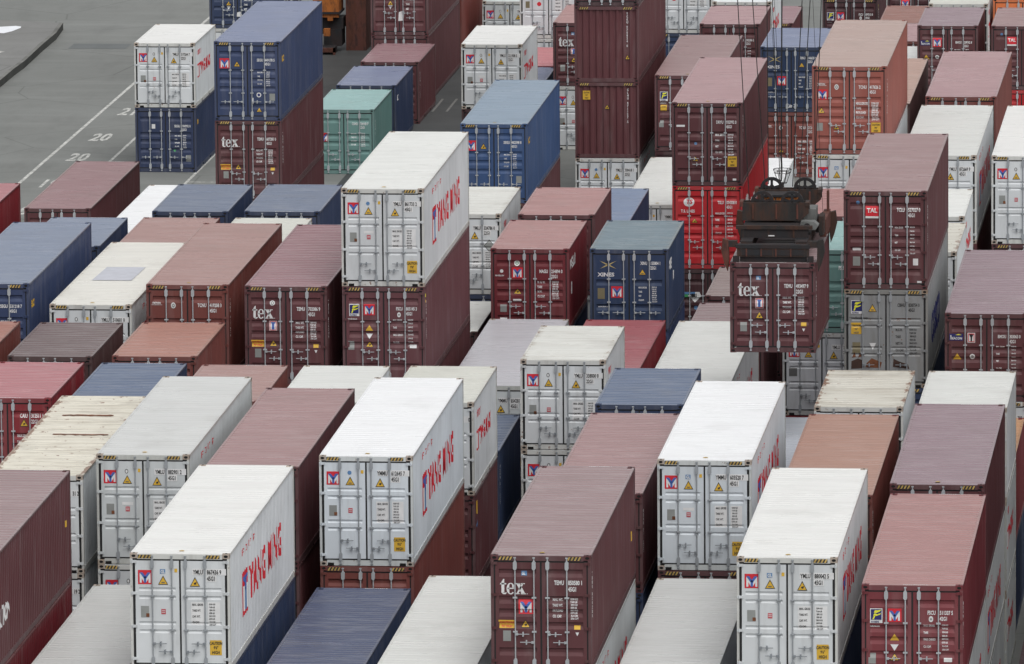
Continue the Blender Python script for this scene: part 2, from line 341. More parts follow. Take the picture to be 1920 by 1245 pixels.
def door_marks(m, sty, h):
    """returns {name: [layers]}; every layer is a list of (polygon, material) a little in front of the last."""
    H = HT[h]; D = {}; p = m.split(':'); k = p[0]; hi = h == '5'
    def add(n, layers): D.setdefault(n, []).append(layers)
    hz = lambda d: H - d
    if k == 'ym':
        add('line_emblem', emblem(.19, hz(.76), .35))
        ex = p[4] if len(p) > 4 else ''
        if ex.startswith('GL2'): add('class_mark', [disc(.79, hz(.44), .055, 'ltb')])
        elif ex.startswith('GL'): add('class_mark', [rect(.73, .86, hz(.50), hz(.385), 'ltb'), text_polys('GL', 'wht', .745, hz(.485), .085, .75)])
        else: add('class_mark', [disc(.79, hz(.44), .045, 'ink', 12, .06), disc(.79, hz(.44), .028, 'wht', 12, .043)])
        add('warning_sticker', warn(.68, .93, hz(.77), hz(.54), 'o')); add('warning_sticker', warn(1.46, 1.71, hz(.81), hz(.57)))
        add('yellow_tag', [rect(1.085, 1.155, hz(.46), hz(.37), 'yel')])
        add('serial_number', serial(p[1], p[2], p[3], hz(.50), 'ink', box=True))
        if ex != 'dia':
            add('data_plate', [rect(.25, .45, hz(1.58), hz(1.30), 'gry'), rect(.38, .46, hz(1.57), hz(1.48), 'rst')])
            add('small_sticker', [rect(.75, .86, hz(1.50), hz(1.37), 'pnk'), rect(.765, .845, hz(1.42), hz(1.405), 'wht') + rect(.765, .845, hz(1.46), hz(1.447), 'wht')])
            if int(p[2][3]) % 2: add('small_sticker', [rect(.66, .95, hz(1.33), hz(1.25), 'wht')])
        else:
            add('diamond_sticker', [[([(1.87, hz(1.02)), (2.05, hz(1.22)), (2.23, hz(1.02)), (2.05, hz(.82))], 'dgr')], [([(1.90, hz(1.02)), (2.05, hz(1.19)), (2.20, hz(1.02)), (2.05, hz(.85))], 'gry')]])
            add('data_plate', [rect(.2, .45, hz(1.36), hz(1.10), 'dgr')])
        add('weight_table', weights(1.51, 1.92, 1.28, H, 'ink', rows=('MAX. GROSS', 'TARE WT.', 'CAP. WT.', 'CU.CAP.'), panel=True))
        if hi: add('caution_sign', [rect(1.93, 2.22, hz(2.50), hz(2.13), 'yel'), text_polys('CAUTION', 'ink', 2.075, hz(2.24), .075, .68, align='C') + text_polys("9'6\"", 'ink', 2.075, hz(2.35), .075, .7, align='C') + text_polys('HIGH', 'ink', 2.075, hz(2.47), .08, .72, align='C')])
    elif k in ('tex', 'tex2', 'tex3'):
        add('owner_lettering', [tex_word(.22, hz(.96), .27)])
        add('class_mark', [rect(.74, .88, hz(.50), hz(.39), 'ltb'), text_polys('GL', 'wht', .755, hz(.485), .07, .7)]) if k == 'tex' else (add('class_mark', [disc(.82, hz(.50), .075, 'wht'), disc(.82, hz(.50), .05, 'gry'), disc(.82, hz(.5), .022, 'wht')]) if k == 'tex2' else 0)
        if k == 'tex' and hi: add('line_emblem', emblem(.67, hz(1.45), .36))
        elif k != 'tex3': add('line_emblem', [rect(.72, .95, hz(1.32), hz(1.03), 'wht')] + emblem(.735, hz(1.31), .26, 'red', .78)[:0] + [rect(.735, .935, hz(1.31), hz(1.04), 'red'), rect(.755, .915, hz(1.29), hz(1.06), 'wht'), tri(.76, .91, hz(1.18), hz(1.07), 'blu', True) + rect(.80, .87, hz(1.28), hz(1.12), 'blu')])
        b = 1.60 if hi else 1.42
        add('warning_sticker', warn(.72, .95, hz(b + .19), hz(b - .02)))
        if hi: add('caution_sign', [rect(.18, .58, hz(1.80), hz(1.60), 'yel'), text_polys('CAUTION', 'red', .38, hz(1.69), .065, .85, align='C') + text_polys('9\'6" HIGH', 'red', .38, hz(1.78), .06, .75, align='C')])
        pz = 1.86 if hi else 1.72
        add('data_plate', [rect(.29, .48, hz(pz + .26), hz(pz), 'gry')])
        add('serial_number', serial(p[1], p[2], p[3], hz(.72), 'wht'))
        add('weight_table', weights(1.50, 1.93, 1.12 if hi else 1.04, H, 'wht', .065, step=.135))
        add('small_sticker', [rect(2.02, 2.17, hz(1.82), hz(1.72), 'yel')])
        add('small_sticker', [tri(2.05, 2.14, hz(1.98), hz(1.89), 'wht', True)])
    elif k in ('flo', 'flo2', 'flo3', 'fsc'):
        z = {'flo': .88, 'flo2': .82, 'flo3': .92, 'fsc': .9}[k]
        if k != 'fsc': add('owner_emblem', florens(.20, hz(z), .30))
        if k != 'flo3': add('line_emblem', emblem(.63, hz(z + .03), .33))
        add('warning_sticker', [tri(.68, .90, hz(z + .49), hz(z + .32), 'yel')]); add('warning_sticker', [tri(.69, .89, hz(z + .74), hz(z + .58), 'wht', True)]); add('warning_sticker', warn(.67, .91, hz(z + .98), hz(z + .79)))
        add('owner_lettering', [text_polys('www.florens.com', 'wht', .16, hz(z + .16), .045, .62)])
        add('serial_number', serial(p[1], p[2], p[3], hz(.72 if k == 'flo' else .70), 'wht', cap=.10)); add('class_mark', [disc(1.67, hz(.83), .055, 'wht', 12, .075), disc(1.67, hz(.83), .028, 'gry')])
        add('weight_table', weights(1.49, 1.93, 1.02, H, 'wht', .055, ('MAX. GROSS', 'TARE', 'MAX. CARGO', 'CU. CAP.'), step=.17 if k == 'flo' else .22))
        add('data_plate', [rect(.16, .34, hz(z + 1.06), hz(z + .80), 'gry')]); add('small_sticker', [rect(1.98, 2.18, hz(z + 1.0), hz(z + .9), 'wht')])
        if k == 'flo3': add('caution_sign', [rect(.22, .46, hz(1.36), hz(1.13), 'yel'), text_polys('CAUTION', 'ink', .34, hz(1.22), .045, .6, align='C')])
    elif k in ('tri', 'tri2'):
        add('owner_lettering', [text_polys('TRITON', 'wht', .17, hz(.58 if k == 'tri' else .61), .06, .85) + rect(.15, .47, hz(.61 if k == 'tri' else .64), hz(.60 if k == 'tri' else .63), 'wht')])
        add('class_mark', [disc(.80, hz(.62 if k == 'tri' else .68), .07, 'wht', 14, .09), disc(.80, hz(.62 if k == 'tri' else .68), .045, 'gry', 14, .06), disc(.8, hz(.62 if k == 'tri' else .68), .02, 'wht')])
        add('serial_number', serial(p[1], p[2], p[3], hz(.66 if k == 'tri' else .73), 'wht'))
        if k == 'tri2':
            add('line_emblem', emblem(.17, hz(1.10), .34)); add('warning_sticker', warn(.19, .42, hz(1.54), hz(1.34)))
            add('weight_table', weights(1.43, 1.93, 1.26, H, 'wht', .085, ('MAX.GROSS', 'TARE', 'PAYLOAD', 'CU.CAP.'), step=.15))
            add('data_plate', [rect(.14, .35, hz(2.12), hz(1.86), 'gry')]); add('warning_sticker', warn(.69, .90, hz(2.08), hz(1.87)))
            add('caution_sign', [rect(1.93, 2.23, hz(2.16), hz(1.84), 'yel'), text_polys('CAUTION', 'ink', 2.08, hz(1.94), .06, .68, align='C') + text_polys("9'6\"", 'ink', 2.08, hz(2.04), .06, .7, align='C') + text_polys('HIGH', 'ink', 2.08, hz(2.14), .06, .72, align='C')])
        else:
            add('warning_sticker', warn(.70, .92, hz(1.60), hz(1.43))); add('weight_table', weights(1.47, 1.93, 1.2, H, 'wht', .075, ('MAX.GROSS', 'TARE', 'PAYLOAD', 'CU.CAP.'), step=.15))
    elif k == 'tal':
        add('owner_emblem', [rect(.64, 1.02, hz(.74), hz(.44), 'red'), text_polys('TAL', 'wht', .83, hz(.63), .13, .95, align='C'), rect(.64, 1.02, hz(.80), hz(.74), 'wht')])
        add('class_mark', [disc(.42, hz(.34), .055, 'ltb')]); add('serial_number', serial(p[1], p[2], p[3], hz(.60), 'wht'))
        add('weight_table', weights(1.49, 1.93, 1.10, H, 'wht', .05, ('MAX. GROSS', 'TARE', 'NET', 'CU. CAP.'), step=.22))
        add('small_sticker', [rect(.26, .50, hz(1.75), hz(1.68), 'wht')]); add('data_plate', [rect(.27, .48, hz(2.20), hz(1.93), 'gry')]); add('data_plate', [rect(2.02, 2.17, hz(2.18), hz(1.98), 'wht')]); add('small_sticker', [rect(2.14, 2.27, hz(2.70), hz(2.64), 'wht')])
    elif k in ('bea', 'bea2'):
        add('owner_emblem', [rect(.13, .53, hz(.80), hz(.60), 'nvy'), text_polys('BEACON', 'wht', .17, hz(.77), .075, .8) + rect(.16, .19, hz(.77), hz(.64), 'wht'), tri(.30, .50, hz(.64), hz(.605), 'lem')])
        if k == 'bea': add('line_emblem', [rect(.66, .88, hz(.86), hz(.57), 'wht'), rect(.68, .86, hz(.84), hz(.59), 'red'), rect(.70, .84, hz(.82), hz(.61), 'wht'), tri(.70, .84, hz(.75), hz(.61), 'blk', True) + rect(.75, .79, hz(.82), hz(.70), 'blk')])
        else: add('line_emblem', emblem(.62, hz(.86), .36))
        add('serial_number', serial(p[1], p[2], p[3], hz(.72), 'wht', cap=.10)); add('weight_table', weights(1.49, 1.93, 1.0, H, 'wht', .05, ('MAX. GROSS', 'TARE', 'NET', 'CU. CAP.'), step=.21))
        add('warning_sticker', [tri(.24, .48, hz(1.36), hz(1.18), 'yel')]); add('class_mark', [disc(.80, hz(1.27), .08, 'wht'), disc(.80, hz(1.27), .045, 'gry')])
    elif k == 'mag':
        add('owner_lettering', [disc(.34, hz(.70), .055, 'wht') + text_polys('MAGELLAN', 'wht', .14, hz(.86), .05, .78)]); add('class_mark', [disc(.82, hz(.45), .09, 'wht'), disc(.82, hz(.45), .05, 'grn'), disc(.82, hz(.45), .03, 'wht')])
        add('line_emblem', emblem(.66, hz(.92), .34)); add('serial_number', serial(p[1], p[2], p[3], hz(.75), 'wht')); add('warning_sticker', warn(.70, .96, hz(1.42), hz(1.22)))
        add('small_sticker', [rect(.69, .95, hz(1.65), hz(1.57), 'wht')]); add('data_plate', [rect(.29, .49, hz(1.98), hz(1.75), 'gry')]); add('data_plate', [rect(.28, .5, hz(2.36), hz(2.16), 'wht')])
        add('weight_table', weights(1.45, 1.90, 1.08, H, 'wht', .075, ('M. G. W.', 'TARE', 'N.W.', 'CU.CAP.'), step=.145))
    elif k == 'xin':
        cx, cz = .57, hz(.50)
        def q(pts): return [([(cx + a, cz + b) for a, b in pts], 'gld')]
        add('owner_emblem', [q([(-.27, .14), (-.02, -.01), (.03, .04), (-.05, .05)]) + q([(.27, .14), (.02, -.01), (-.03, .04), (.05, .05)]) + q([(-.27, -.12), (.02, .05), (.05, .0), (-.02, -.02)]) + q([(.27, -.12), (-.02, .05), (-.05, .0), (.02, -.02)])])
        add('owner_lettering', [text_polys('XINES', 'wht', .25, hz(.85), .12, 1.15)]); add('owner_lettering', [text_polys('www.xines.com', 'wht', .25, hz(1.82), .045, .9)])
        add('line_emblem', emblem(.66, hz(1.52), .36)); add('data_plate', [rect(.24, .46, hz(1.56), hz(1.22), 'plt')])
        add('warning_sticker', warn(1.52, 1.75, hz(.80), hz(.60), 'o')); add('serial_number', serial(p[1], p[2], p[3], hz(.48), 'wht', cap=.10))
        add('weight_table', weights(1.51, 1.92, 1.22, H, 'wht', .055, ('MAX.GROSS', 'TARE', 'NET', 'CU.CAP.'), step=.13))
        add('chalk_scribble', [text_polys('Lin 78', 'wht', 1.05, hz(2.40), .13, .9, .2)])
    elif k in ('seg', 'seg2', 'seg3'):
        if k != 'seg3': add('line_emblem', emblem(.20, hz(.98), .37))
        else: add('small_sticker', [rect(.66, .80, hz(.84), hz(.66), 'wht')])
        if k != 'seg3': add('warning_sticker', warn(.72, .96, hz(.92), hz(.70)))
        add('serial_number', serial(p[1], p[2], p[3], hz(.72 if k != 'seg3' else .78), 'wht', xp=1.80, xn=1.86, cap=.10, sx=.70)); add('weight_table', weights(1.58, 1.90, 1.15, H, 'wht', .05, ('MAX. GROSS', 'TARE', 'PAYLOAD', 'CU. CAP.'), step=.14))
        add('data_plate', [rect(2.02, 2.22, hz(2.16), hz(1.90), 'gry')])
        if k == 'seg2': add('class_mark', [disc(1.63, hz(1.95), .09, 'wht'), disc(1.63, hz(1.95), .05, 'nvy')]); add('warning_sticker', warn(1.53, 1.74, hz(2.58), hz(2.40), 'o')); add('rag', [rect(1.36, 1.43, hz(2.28), hz(2.06), 'wht')])
        if k == 'seg3': add('small_sticker', [disc(1.57, hz(1.72), .045, 'grn')])
    elif k == 'ts':
        add('owner_emblem', [disc(.58, hz(.56), .19, 'wht', 18, .16), text_polys('TS', 'red', .58, hz(.62), .15, 1.0, .2, align='C')]); add('owner_lettering', [text_polys('T.S. LINES', 'wht', .30, hz(.92), .10, .82)])
        add('serial_number', serial(p[1], p[2], p[3], hz(.62), 'wht')); add('warning_sticker', warn(.66, .88, hz(1.28), hz(1.12))); add('weight_table', weights(1.49, 1.90, .98, H, 'wht', .07, ('MAX.GROSS', 'TARE', 'NET', 'CU.CAP.'), step=.23))
    elif k == 'tsl':
        add('small_sticker', [rect(.30, .78, hz(.98), hz(.80), 'grn'), rect(.30, .78, hz(.88), hz(.80), 'ltb')]); add('diamond_sticker', [[([(.55, hz(.95)), (.77, hz(1.17)), (.99, hz(.95)), (.93, hz(.80)), (.60, hz(.80))], 'wht')], text_polys('IIII', 'ink', .66, hz(.98), .13, 1.0)]); add('class_mark', [disc(.80, hz(1.35), .07, 'ltb')])
    elif k == 'dry':
        add('serial_number', serial(p[1], p[2], p[3], hz(.72), 'wht')); add('weight_table', weights(1.50, 1.93, 1.15, H, 'wht', .07, ('MAX. GROSS', 'TARE', 'NET', 'CU. CAP.'), step=.20)); add('class_mark', [disc(.82, hz(1.42), .05, 'ltb')])
        add('warning_sticker', warn(.70, .92, hz(2.04), hz(1.85))); add('caution_sign', [rect(1.93, 2.24, hz(2.22), hz(1.86), 'yel'), text_polys('CAUTION', 'ink', 2.085, hz(1.97), .06, .68, align='C') + text_polys("9'6\"", 'ink', 2.085, hz(2.08), .06, .7, align='C') + text_polys('HIGH', 'ink', 2.085, hz(2.19), .06, .72, align='C')])
        add('small_sticker', [rect(.16, .45, hz(.84), hz(.77), 'wht')]); add('small_sticker', [rect(2.10, 2.22, hz(2.70), hz(2.63), 'wht')])
    elif k == 'cro':
        add('owner_emblem', florens(.20, hz(.66), .34)); add('warning_sticker', warn(.70, .95, hz(.66), hz(.42), 'o')); add('serial_number', serial(p[1], p[2], p[3], hz(.50), 'ink', cap=.10)); add('owner_lettering', [text_polys('www.florens.com', 'ink', .15, hz(.87), .07, .78)])
        add('caution_sign', [rect(.20, .50, hz(1.32), hz(.98), 'yel'), text_polys('CAUTION', 'dgr', .35, hz(1.10), .06, .68, align='C') + text_polys("9'6\"", 'dgr', .35, hz(1.2), .06, .7, align='C') + text_polys('HIGH', 'dgr', .35, hz(1.3), .06, .72, align='C')])
        add('weight_table', weights(1.50, 1.90, 1.22, H, 'ink', .075, ('M.G.W.', 'TARE', 'NET W.', 'CU CAP.'), step=.20)); add('data_plate', [rect(.24, .47, hz(1.88), hz(1.56), 'plt')]); add('warning_sticker', [tri(.73, .93, hz(1.78), hz(1.58), 'wht', True)])
        add('rust_patch', [[([(.20, hz(2.35)), (.52, hz(2.33)), (.55, hz(2.10)), (.40, hz(2.04)), (.21, hz(2.12))], 'brn'), ([(.62, hz(2.30)), (1.05, hz(2.32)), (1.1, hz(2.15)), (.8, hz(2.03)), (.65, hz(2.18))], 'rst'), ([(1.42, hz(2.28)), (1.9, hz(2.34)), (1.86, hz(2.2)), (1.6, hz(2.12)), (1.44, hz(2.04))], 'brn'), ([(.22, hz(2.02)), (.3, hz(1.84)), (.34, hz(2.0))], 'rst'), ([(.40, hz(2.02)), (.46, hz(1.86)), (.5, hz(1.98))], 'rst'), ([(1.5, hz(.86)), (1.95, hz(.88)), (1.95, hz(.85)), (1.5, hz(.845))], 'rst')]])
    elif k == 'grn':
        add('line_emblem', emblem(.24, hz(1.30), .36)); add('serial_number', serial(p[1], p[2], p[3], hz(.62), 'wht', cap=.10)); add('weight_table', weights(1.50, 1.90, 1.0, H, 'wht', .06))
    elif k == 'cai':
        add('serial_number', serial(p[1], p[2], p[3], hz(.55), 'wht')); add('warning_sticker', warn(1.56, 1.80, hz(.80), hz(.58))); add('weight_table', weights(1.48, 1.93, 1.10, H, 'wht', .075, ('MAX.GROSS', 'TARE', 'NET', 'CU.CAP.'), step=.17))
    elif k == 'num':
        add('serial_number', [rect(1.9, 2.32, hz(.56), hz(.38), 'wht'), text_polys(p[1], 'ink', 2.33, hz(.53), .11, .62, align='R')] if sty == 'w' else [text_polys(p[1], 'wht', 2.30, hz(.66), .11, .62, align='R')])
    elif k == 'num2':
        add('serial_number', [text_polys('FSU', 'wht', 1.74, hz(.62), .12, .62, align='L')])
    elif k == 'far':
        add('serial_number', [text_polys('MAX. GROSS', 'wht', 1.5, hz(1.4), .08, .6) + text_polys('TARE', 'wht', 1.5, hz(1.6), .08, .6) + text_polys('NET', 'wht', 1.5, hz(1.8), .08, .6)]); add('warning_sticker', warn(.72, .96, hz(1.60), hz(1.40))); add('warning_sticker', [tri(.74, .93, hz(1.78), hz(1.62), 'wht', True)])
        add('rag', [[([(1.17, hz(2.28)), (1.38, hz(2.26)), (1.42, hz(2.0)), (1.34, hz(1.86)), (1.2, hz(1.9))], 'wht')]])
    elif k == 'far2':
        add('data_plate', [rect(.25, .42, hz(1.60), hz(1.32), 'plt')]); add('small_sticker', [disc(.82, hz(1.43), .09, 'red')]); add('weight_table', weights(1.51, 1.92, 1.28, H, 'ink', panel=True))
    elif k == 'far3':
        add('line_emblem', emblem(.62, hz(1.5), .36))
    return D

def side_marks(m, sty, h, L):
    """lettering on the right-hand side wall (y, z)."""
    H = HT[h]; D = {}; Ly = LEN[L]; k = m.split(':')[0]; z = lambda d: H - d
    if sty in 'wg' and (k in ('ym', 'yside') or m == 'num:0:rust'):
        if L == 40:
            D['side_emblem'] = [rect(2.35, 3.40, z(2.02), z(.93), 'red'), rect(2.46, 2.74, z(1.92), z(1.30), 'wht') + rect(3.0, 3.28, z(1.92), z(1.30), 'wht'), rect(2.76, 2.99, z(1.92), z(1.35), 'ltb') + tri(2.50, 3.26, z(1.45), z(1.06), 'blu', True)]
            D['side_lettering'] = [text_polys('YANG MING', 'red', 3.75, z(1.80), .80, .98)]
            g = []
            for i in range(4):
                a = 2.35 + i * .66
                g += rect(a, a + .05, z(.50), z(.34), 'red') + rect(a + .08, a + .34, z(.38), z(.35), 'red') + rect(a + .18, a + .22, z(.51), z(.34), 'red') + [([(a + .10, z(.51)), (a + .14, z(.51)), (a + .34, z(.42)), (a + .29, z(.42))], 'red')]
            D['side_characters'] = [g]
        else:
            D['side_emblem'] = [rect(.8, 1.3, z(1.5), z(.95), 'red'), rect(.88, 1.22, z(1.44), z(1.02), 'wht')]
            D['side_lettering'] = [text_polys('YANG MING', 'red', 1.5, z(1.42), .46, .85)]
            g = []
            for i in range(4):
                a = .9 + i * .3; g += rect(a, a + .04, z(.60), z(.40), 'red') + rect(a + .07, a + .2, z(.46), z(.42), 'red') + rect(a + .12, a + .15, z(.6), z(.40), 'red')
            D['side_characters'] = [g]
    elif k in ('seg', 'seg2', 'seg3'):
        D['side_lettering'] = [text_polys('Seaco', 'yel', .45, z(.72 if k == 'seg3' else .80), .33 if k != 'seg3' else .26, .55, .25)]
    elif k == 'sideM':
        D['side_lettering'] = [text_polys('TRITON', 'wht', .6, z(1.9), .5, .8)]; D['side_serial'] = [rect(11.3, 11.6, z(1.35), z(1.18), 'yel') + rect(11.0, 11.12, z(.95), z(.85), 'yel')]
    elif k == 'sidelogo':
        D['side_lettering'] = [text_polys('tex', 'wht', .5, z(.7), .32, .8)]
    elif k == 'logo2':
        D['side_lettering'] = [text_polys('CAI', 'ltb', .5, z(1.0), .2, .8)]; D['side_mark'] = [disc(.75, z(.45), .2, 'yel', 12, .2)]
    elif k in ('mag', 'xin'):
        D['side_lettering'] = [text_polys('MAGELLAN' if k == 'mag' else 'XINES', 'wht', .6, z(.75), .34, .7, .1)]
        D['side_mark'] = [disc(1.0, z(1.35), .22, 'wht', 12, .2)] if k == 'mag' else [text_polys('7', 'wht', 1.9, z(1.35), .4, .9)]
    elif k == 'ts':
        D['side_mark'] = [disc(2.2, z(1.0), .75, 'wht', 20, .42)]; D['side_lettering'] = [text_polys('T.S. LINES', 'wht', 3.4, z(1.6), .62, 1.0)]
    elif k == 'cro':
        D['side_lettering'] = [text_polys('COSCO', 'nvy', 2.5, z(2.0), .9, 1.1)]
    elif k in ('tex', 'tex2', 'tex3', 'tri', 'tri2', 'flo', 'flo2', 'side', 'grn', 'dry', 'tal'):
        c = 'TEMU 850580' if k.startswith('tex') else ('TCNU 417626' if k.startswith('tri') else 'FSCU 511337')
        yy = .42
        D['side_serial'] = [text_polys(c, 'wht', yy, z(.55), .085, .7, vertical=True)]
        if k in ('flo', 'flo2'): D['side_sticker'] = [rect(.30, .42, z(.36), z(.26), 'lem') + rect(.30, .42, z(.52), z(.44), 'yel')]
        if k == 'tex' and L == 40: D['side_sticker'] = [rect(11.0, 11.35, z(1.75), z(1.5), 'yel')]
    return D

# ------------------------------------------------------------------ container parts (meshes cached, local origin at the base centre)
def off(L): return (W / 2, LEN[L] / 2, 0)
def m_frame(sty, h, L):
    H = HT[h]; Ly = LEN[L]; b = MB(); P = M_PAINT; pw = .06 if sty in 'wg' else .075; hd = .135
    for x0, x1 in ((0, pw), (W - pw, W)):
        b.box(x0, x1, 0, .12, .118, H - .118, P); b.box(x0, x1, Ly - .12, Ly, .118, H - .118, P)
    b.box(.178, W - .178, .0, .10, H - hd, H - .012, P); b.box(.178, W - .178, Ly - .10, Ly, H - hd, H - .012, P)
    b.box(.178, W - .178, .0, .10, .012, .15, P); b.box(.178, W - .178, Ly - .1, Ly, .012, .15, P)
    for x0, x1 in ((.004, .06), (W - .06, W - .004)):
        b.box(x0, x1, .162, Ly - .162, H - .075, H - .006, P)
        if L == 20:
            for a, c in ((.162, 1.85), (2.2, Ly - 2.2), (Ly - 1.85, Ly - .162)): b.box(x0, x1, a, c, .014, .165, P)
            b.box(x0, x1, 1.85, 2.2, .12, .165, P); b.box(x0, x1, Ly - 2.2, Ly - 1.85, .12, .165, P)
        else: b.box(x0, x1, .162, Ly - .162, .014, .165, P)
    b.box(.07, W - .07, .17, Ly - .17, .13, .16, P)
    return b.mesh('frame', off(L))
def m_roof(h, L, pitch, depth, patch):
    H = HT[h]; Ly = LEN[L]; b = MB(); z = H - .008; y0, y1 = .11, Ly - .11
    n = round((y1 - y0) / pitch); p = (y1 - y0) / n; zs = []
    for i in range(n): a = y0 + i * p; zs += [(a, 0), (a + p * .45, 0), (a + p * .55, -depth), (a + p * .70, -depth), (a + p * .97, 0)]
    zs.append((y1, 0))
    for (a, da), (c, dc) in zip(zs, zs[1:]):
        b.poly([(.062, a, z + da), (W - .062, a, z + da), (W - .062, c, z + dc), (.062, c, z + dc)], M_ROOF)
    b.box(.0, .062, .17, Ly - .17, H - .03, H - .002, M_ROOF); b.box(W - .062, W, .17, Ly - .17, H - .03, H - .002, M_ROOF)
    b.box(.18, W - .18, .01, .11, H - .03, H - .003, M_ROOF); b.box(.18, W - .18, Ly - .11, Ly - .01, H - .03, H - .003, M_ROOF)
    return b.mesh('roof', off(L))
def m_side(h, L, right):
    H = HT[h]; Ly = LEN[L]; b = MB(); pts = side_profile(L)
    for (a, da), (c, dc) in zip(pts[1:], pts[2:-1]):
        xa, xc = (W - .012 - da, W - .012 - dc) if right else (.012 + da, .012 + dc)
        q = [(xa, a, .16), (xc, c, .16), (xc, c, H - .07), (xa, a, H - .07)]
        b.poly(q if right else q[::-1], M_PAINT)
    return b.mesh('side_wall', off(L))
def m_end(h, L, front=False):
    H = HT[h]; Ly = LEN[L]; b = MB(); n = 9; p = (W - .16) / n; zs = []
    for i in range(n): a = .08 + i * p; zs += [(a, 0), (a + p * .3, 0), (a + p * .5, .04), (a + p * .8, .04)]
    zs.append((W - .08, 0))
    for (a, da), (c, dc) in zip(zs, zs[1:]):
        ya, yc = (.03 + da, .03 + dc) if front else (Ly - .03 - da, Ly - .03 - dc)
        q = [(a, ya, .15), (c, yc, .15), (c, yc, H - .13), (a, ya, H - .13)]
        b.poly(q if front else q[::-1], M_PAINT)
    return b.mesh('end_wall', off(L))
YD = .018   # outer face of the doors behind the frame's front
def m_door(sty, h, L, right):
    H = HT[h]; b = MB(); g = .062 if sty in 'wg' else .034; pw = .06 if sty in 'wg' else .075
    x0, x1 = (W / 2 + .022, W - pw - g) if right else (pw + g, W / 2 - .022)
    z0, z1 = .19, H - .175; ix0, ix1 = x0 + .09, x1 - .09; P = M_PAINT
    pts = [(max(z0, min(z1, a)), d) for a, d in door_profile(sty, h)]
    b.poly([(x0, YD, z0), (ix0, YD, z0), (ix0, YD, z1), (x0, YD, z1)], P); b.poly([(ix1, YD, z0), (x1, YD, z0), (x1, YD, z1), (ix1, YD, z1)], P)
    for (a, da), (c, dc) in zip(pts, pts[1:]):
        if c - a < 1e-5: continue
        b.poly([(ix0, YD + da, a), (ix1, YD + da, a), (ix1, YD + dc, c), (ix0, YD + dc, c)], P)
        if da or dc:
            b.poly([(ix0, YD, a), (ix0, YD + da, a), (ix0, YD + dc, c), (ix0, YD, c)], P); b.poly([(ix1, YD + da, a), (ix1, YD, a), (ix1, YD, c), (ix1, YD + dc, c)], P)
    b.poly([(x0, YD, z1), (x1, YD, z1), (x1, YD + .06, z1), (x0, YD + .06, z1)], P); b.poly([(x0, YD + .06, z0), (x1, YD + .06, z0), (x1, YD, z0), (x0, YD, z0)], P)
    b.poly([(x0, YD + .06, z0), (x0, YD, z0), (x0, YD, z1), (x0, YD + .06, z1)], P); b.poly([(x1, YD, z0), (x1, YD + .06, z0), (x1, YD + .06, z1), (x1, YD, z1)], P)
    return b.mesh('door', off(L))
def m_gasket(sty, h, L):
    H = HT[h]; b = MB(); g = .062 if sty in 'wg' else .034; K = MATS['blk']; pw = .06 if sty in 'wg' else .075
    b.box(pw - .005, W - pw + .005, YD + .042, YD + .07, .15, H - .135, K)
    b.box(W / 2 - .021, W / 2 + .021, YD - .004, YD + .042, .17, H - .15, K)
    for x0 in (pw + .003, W - pw - g + .003): b.box(x0, x0 + g - .006, YD - .003, YD + .042, .165, H - .145, K)
    for z0 in (.152, H - .175): b.box(pw + .004, W - pw - .004, YD - .001, YD + .041, z0, z0 + .036, K)
    return b.mesh('door_gasket', off(L))
def m_bar(sty, h, L, x, far=False):
    H = HT[h]; b = MB(); P = M_PAINT; n = 6; y = -.012
    b.tube((x, y, .07), (x, y, H - .055), .017, P, n)
    wide = .042 if sty in 'wg' else .046
    for z0, z1 in ((.05, .085), (H - .075, H - .045)): b.box(x - .03, x + .03, y - .02, .0, z0, z1, P)
    for zc in (.24, H - .25):
        b.prism([(x - wide, zc - .07), (x - wide * .5, zc - .11), (x + wide * .5, zc - .11), (x + wide, zc - .07), (x + wide, zc + .07), (x + wide * .5, zc + .11), (x - wide * .5, zc + .11), (x - wide, zc + .07)], 1, y - .024, YD, P)
    for f in ((.36, .65) if h == '5' else (.36, .64)):
        zc = H * (1 - f); b.box(x - .055, x + .055, y - .022, YD, zc - .018, zc + .018, P)
    return b.mesh('locking_bar', off(L))
def m_handle(sty, h, L, x, dr, zc):
    b = MB(); P = M_PAINT
    b.tube((x, -.035, zc), (x + dr * .34, -.045, zc + .004), .011, P, 5); b.box(x + dr * .19 - .016, x + dr * .19 + .016, -.06, YD, zc - .055, zc + .05, P); b.box(min(x, x + dr * .07), max(x, x + dr * .07), -.05, -.01, zc - .028, zc + .028, P)
    return b.mesh('handle', off(L))
def m_hinge(sty, h, L, right, zc):
    b = MB(); x0, x1 = (W - .16, W - .004) if right else (.004, .16)
    b.box(x0, x1, -.010, YD, zc - .032, zc + .032, M_PAINT); xm = W - .055 if right else .055
    b.tube((xm, -.014, zc - .045), (xm, -.014, zc + .045), .017, M_PAINT, 6)
    return b.mesh('hinge', off(L))
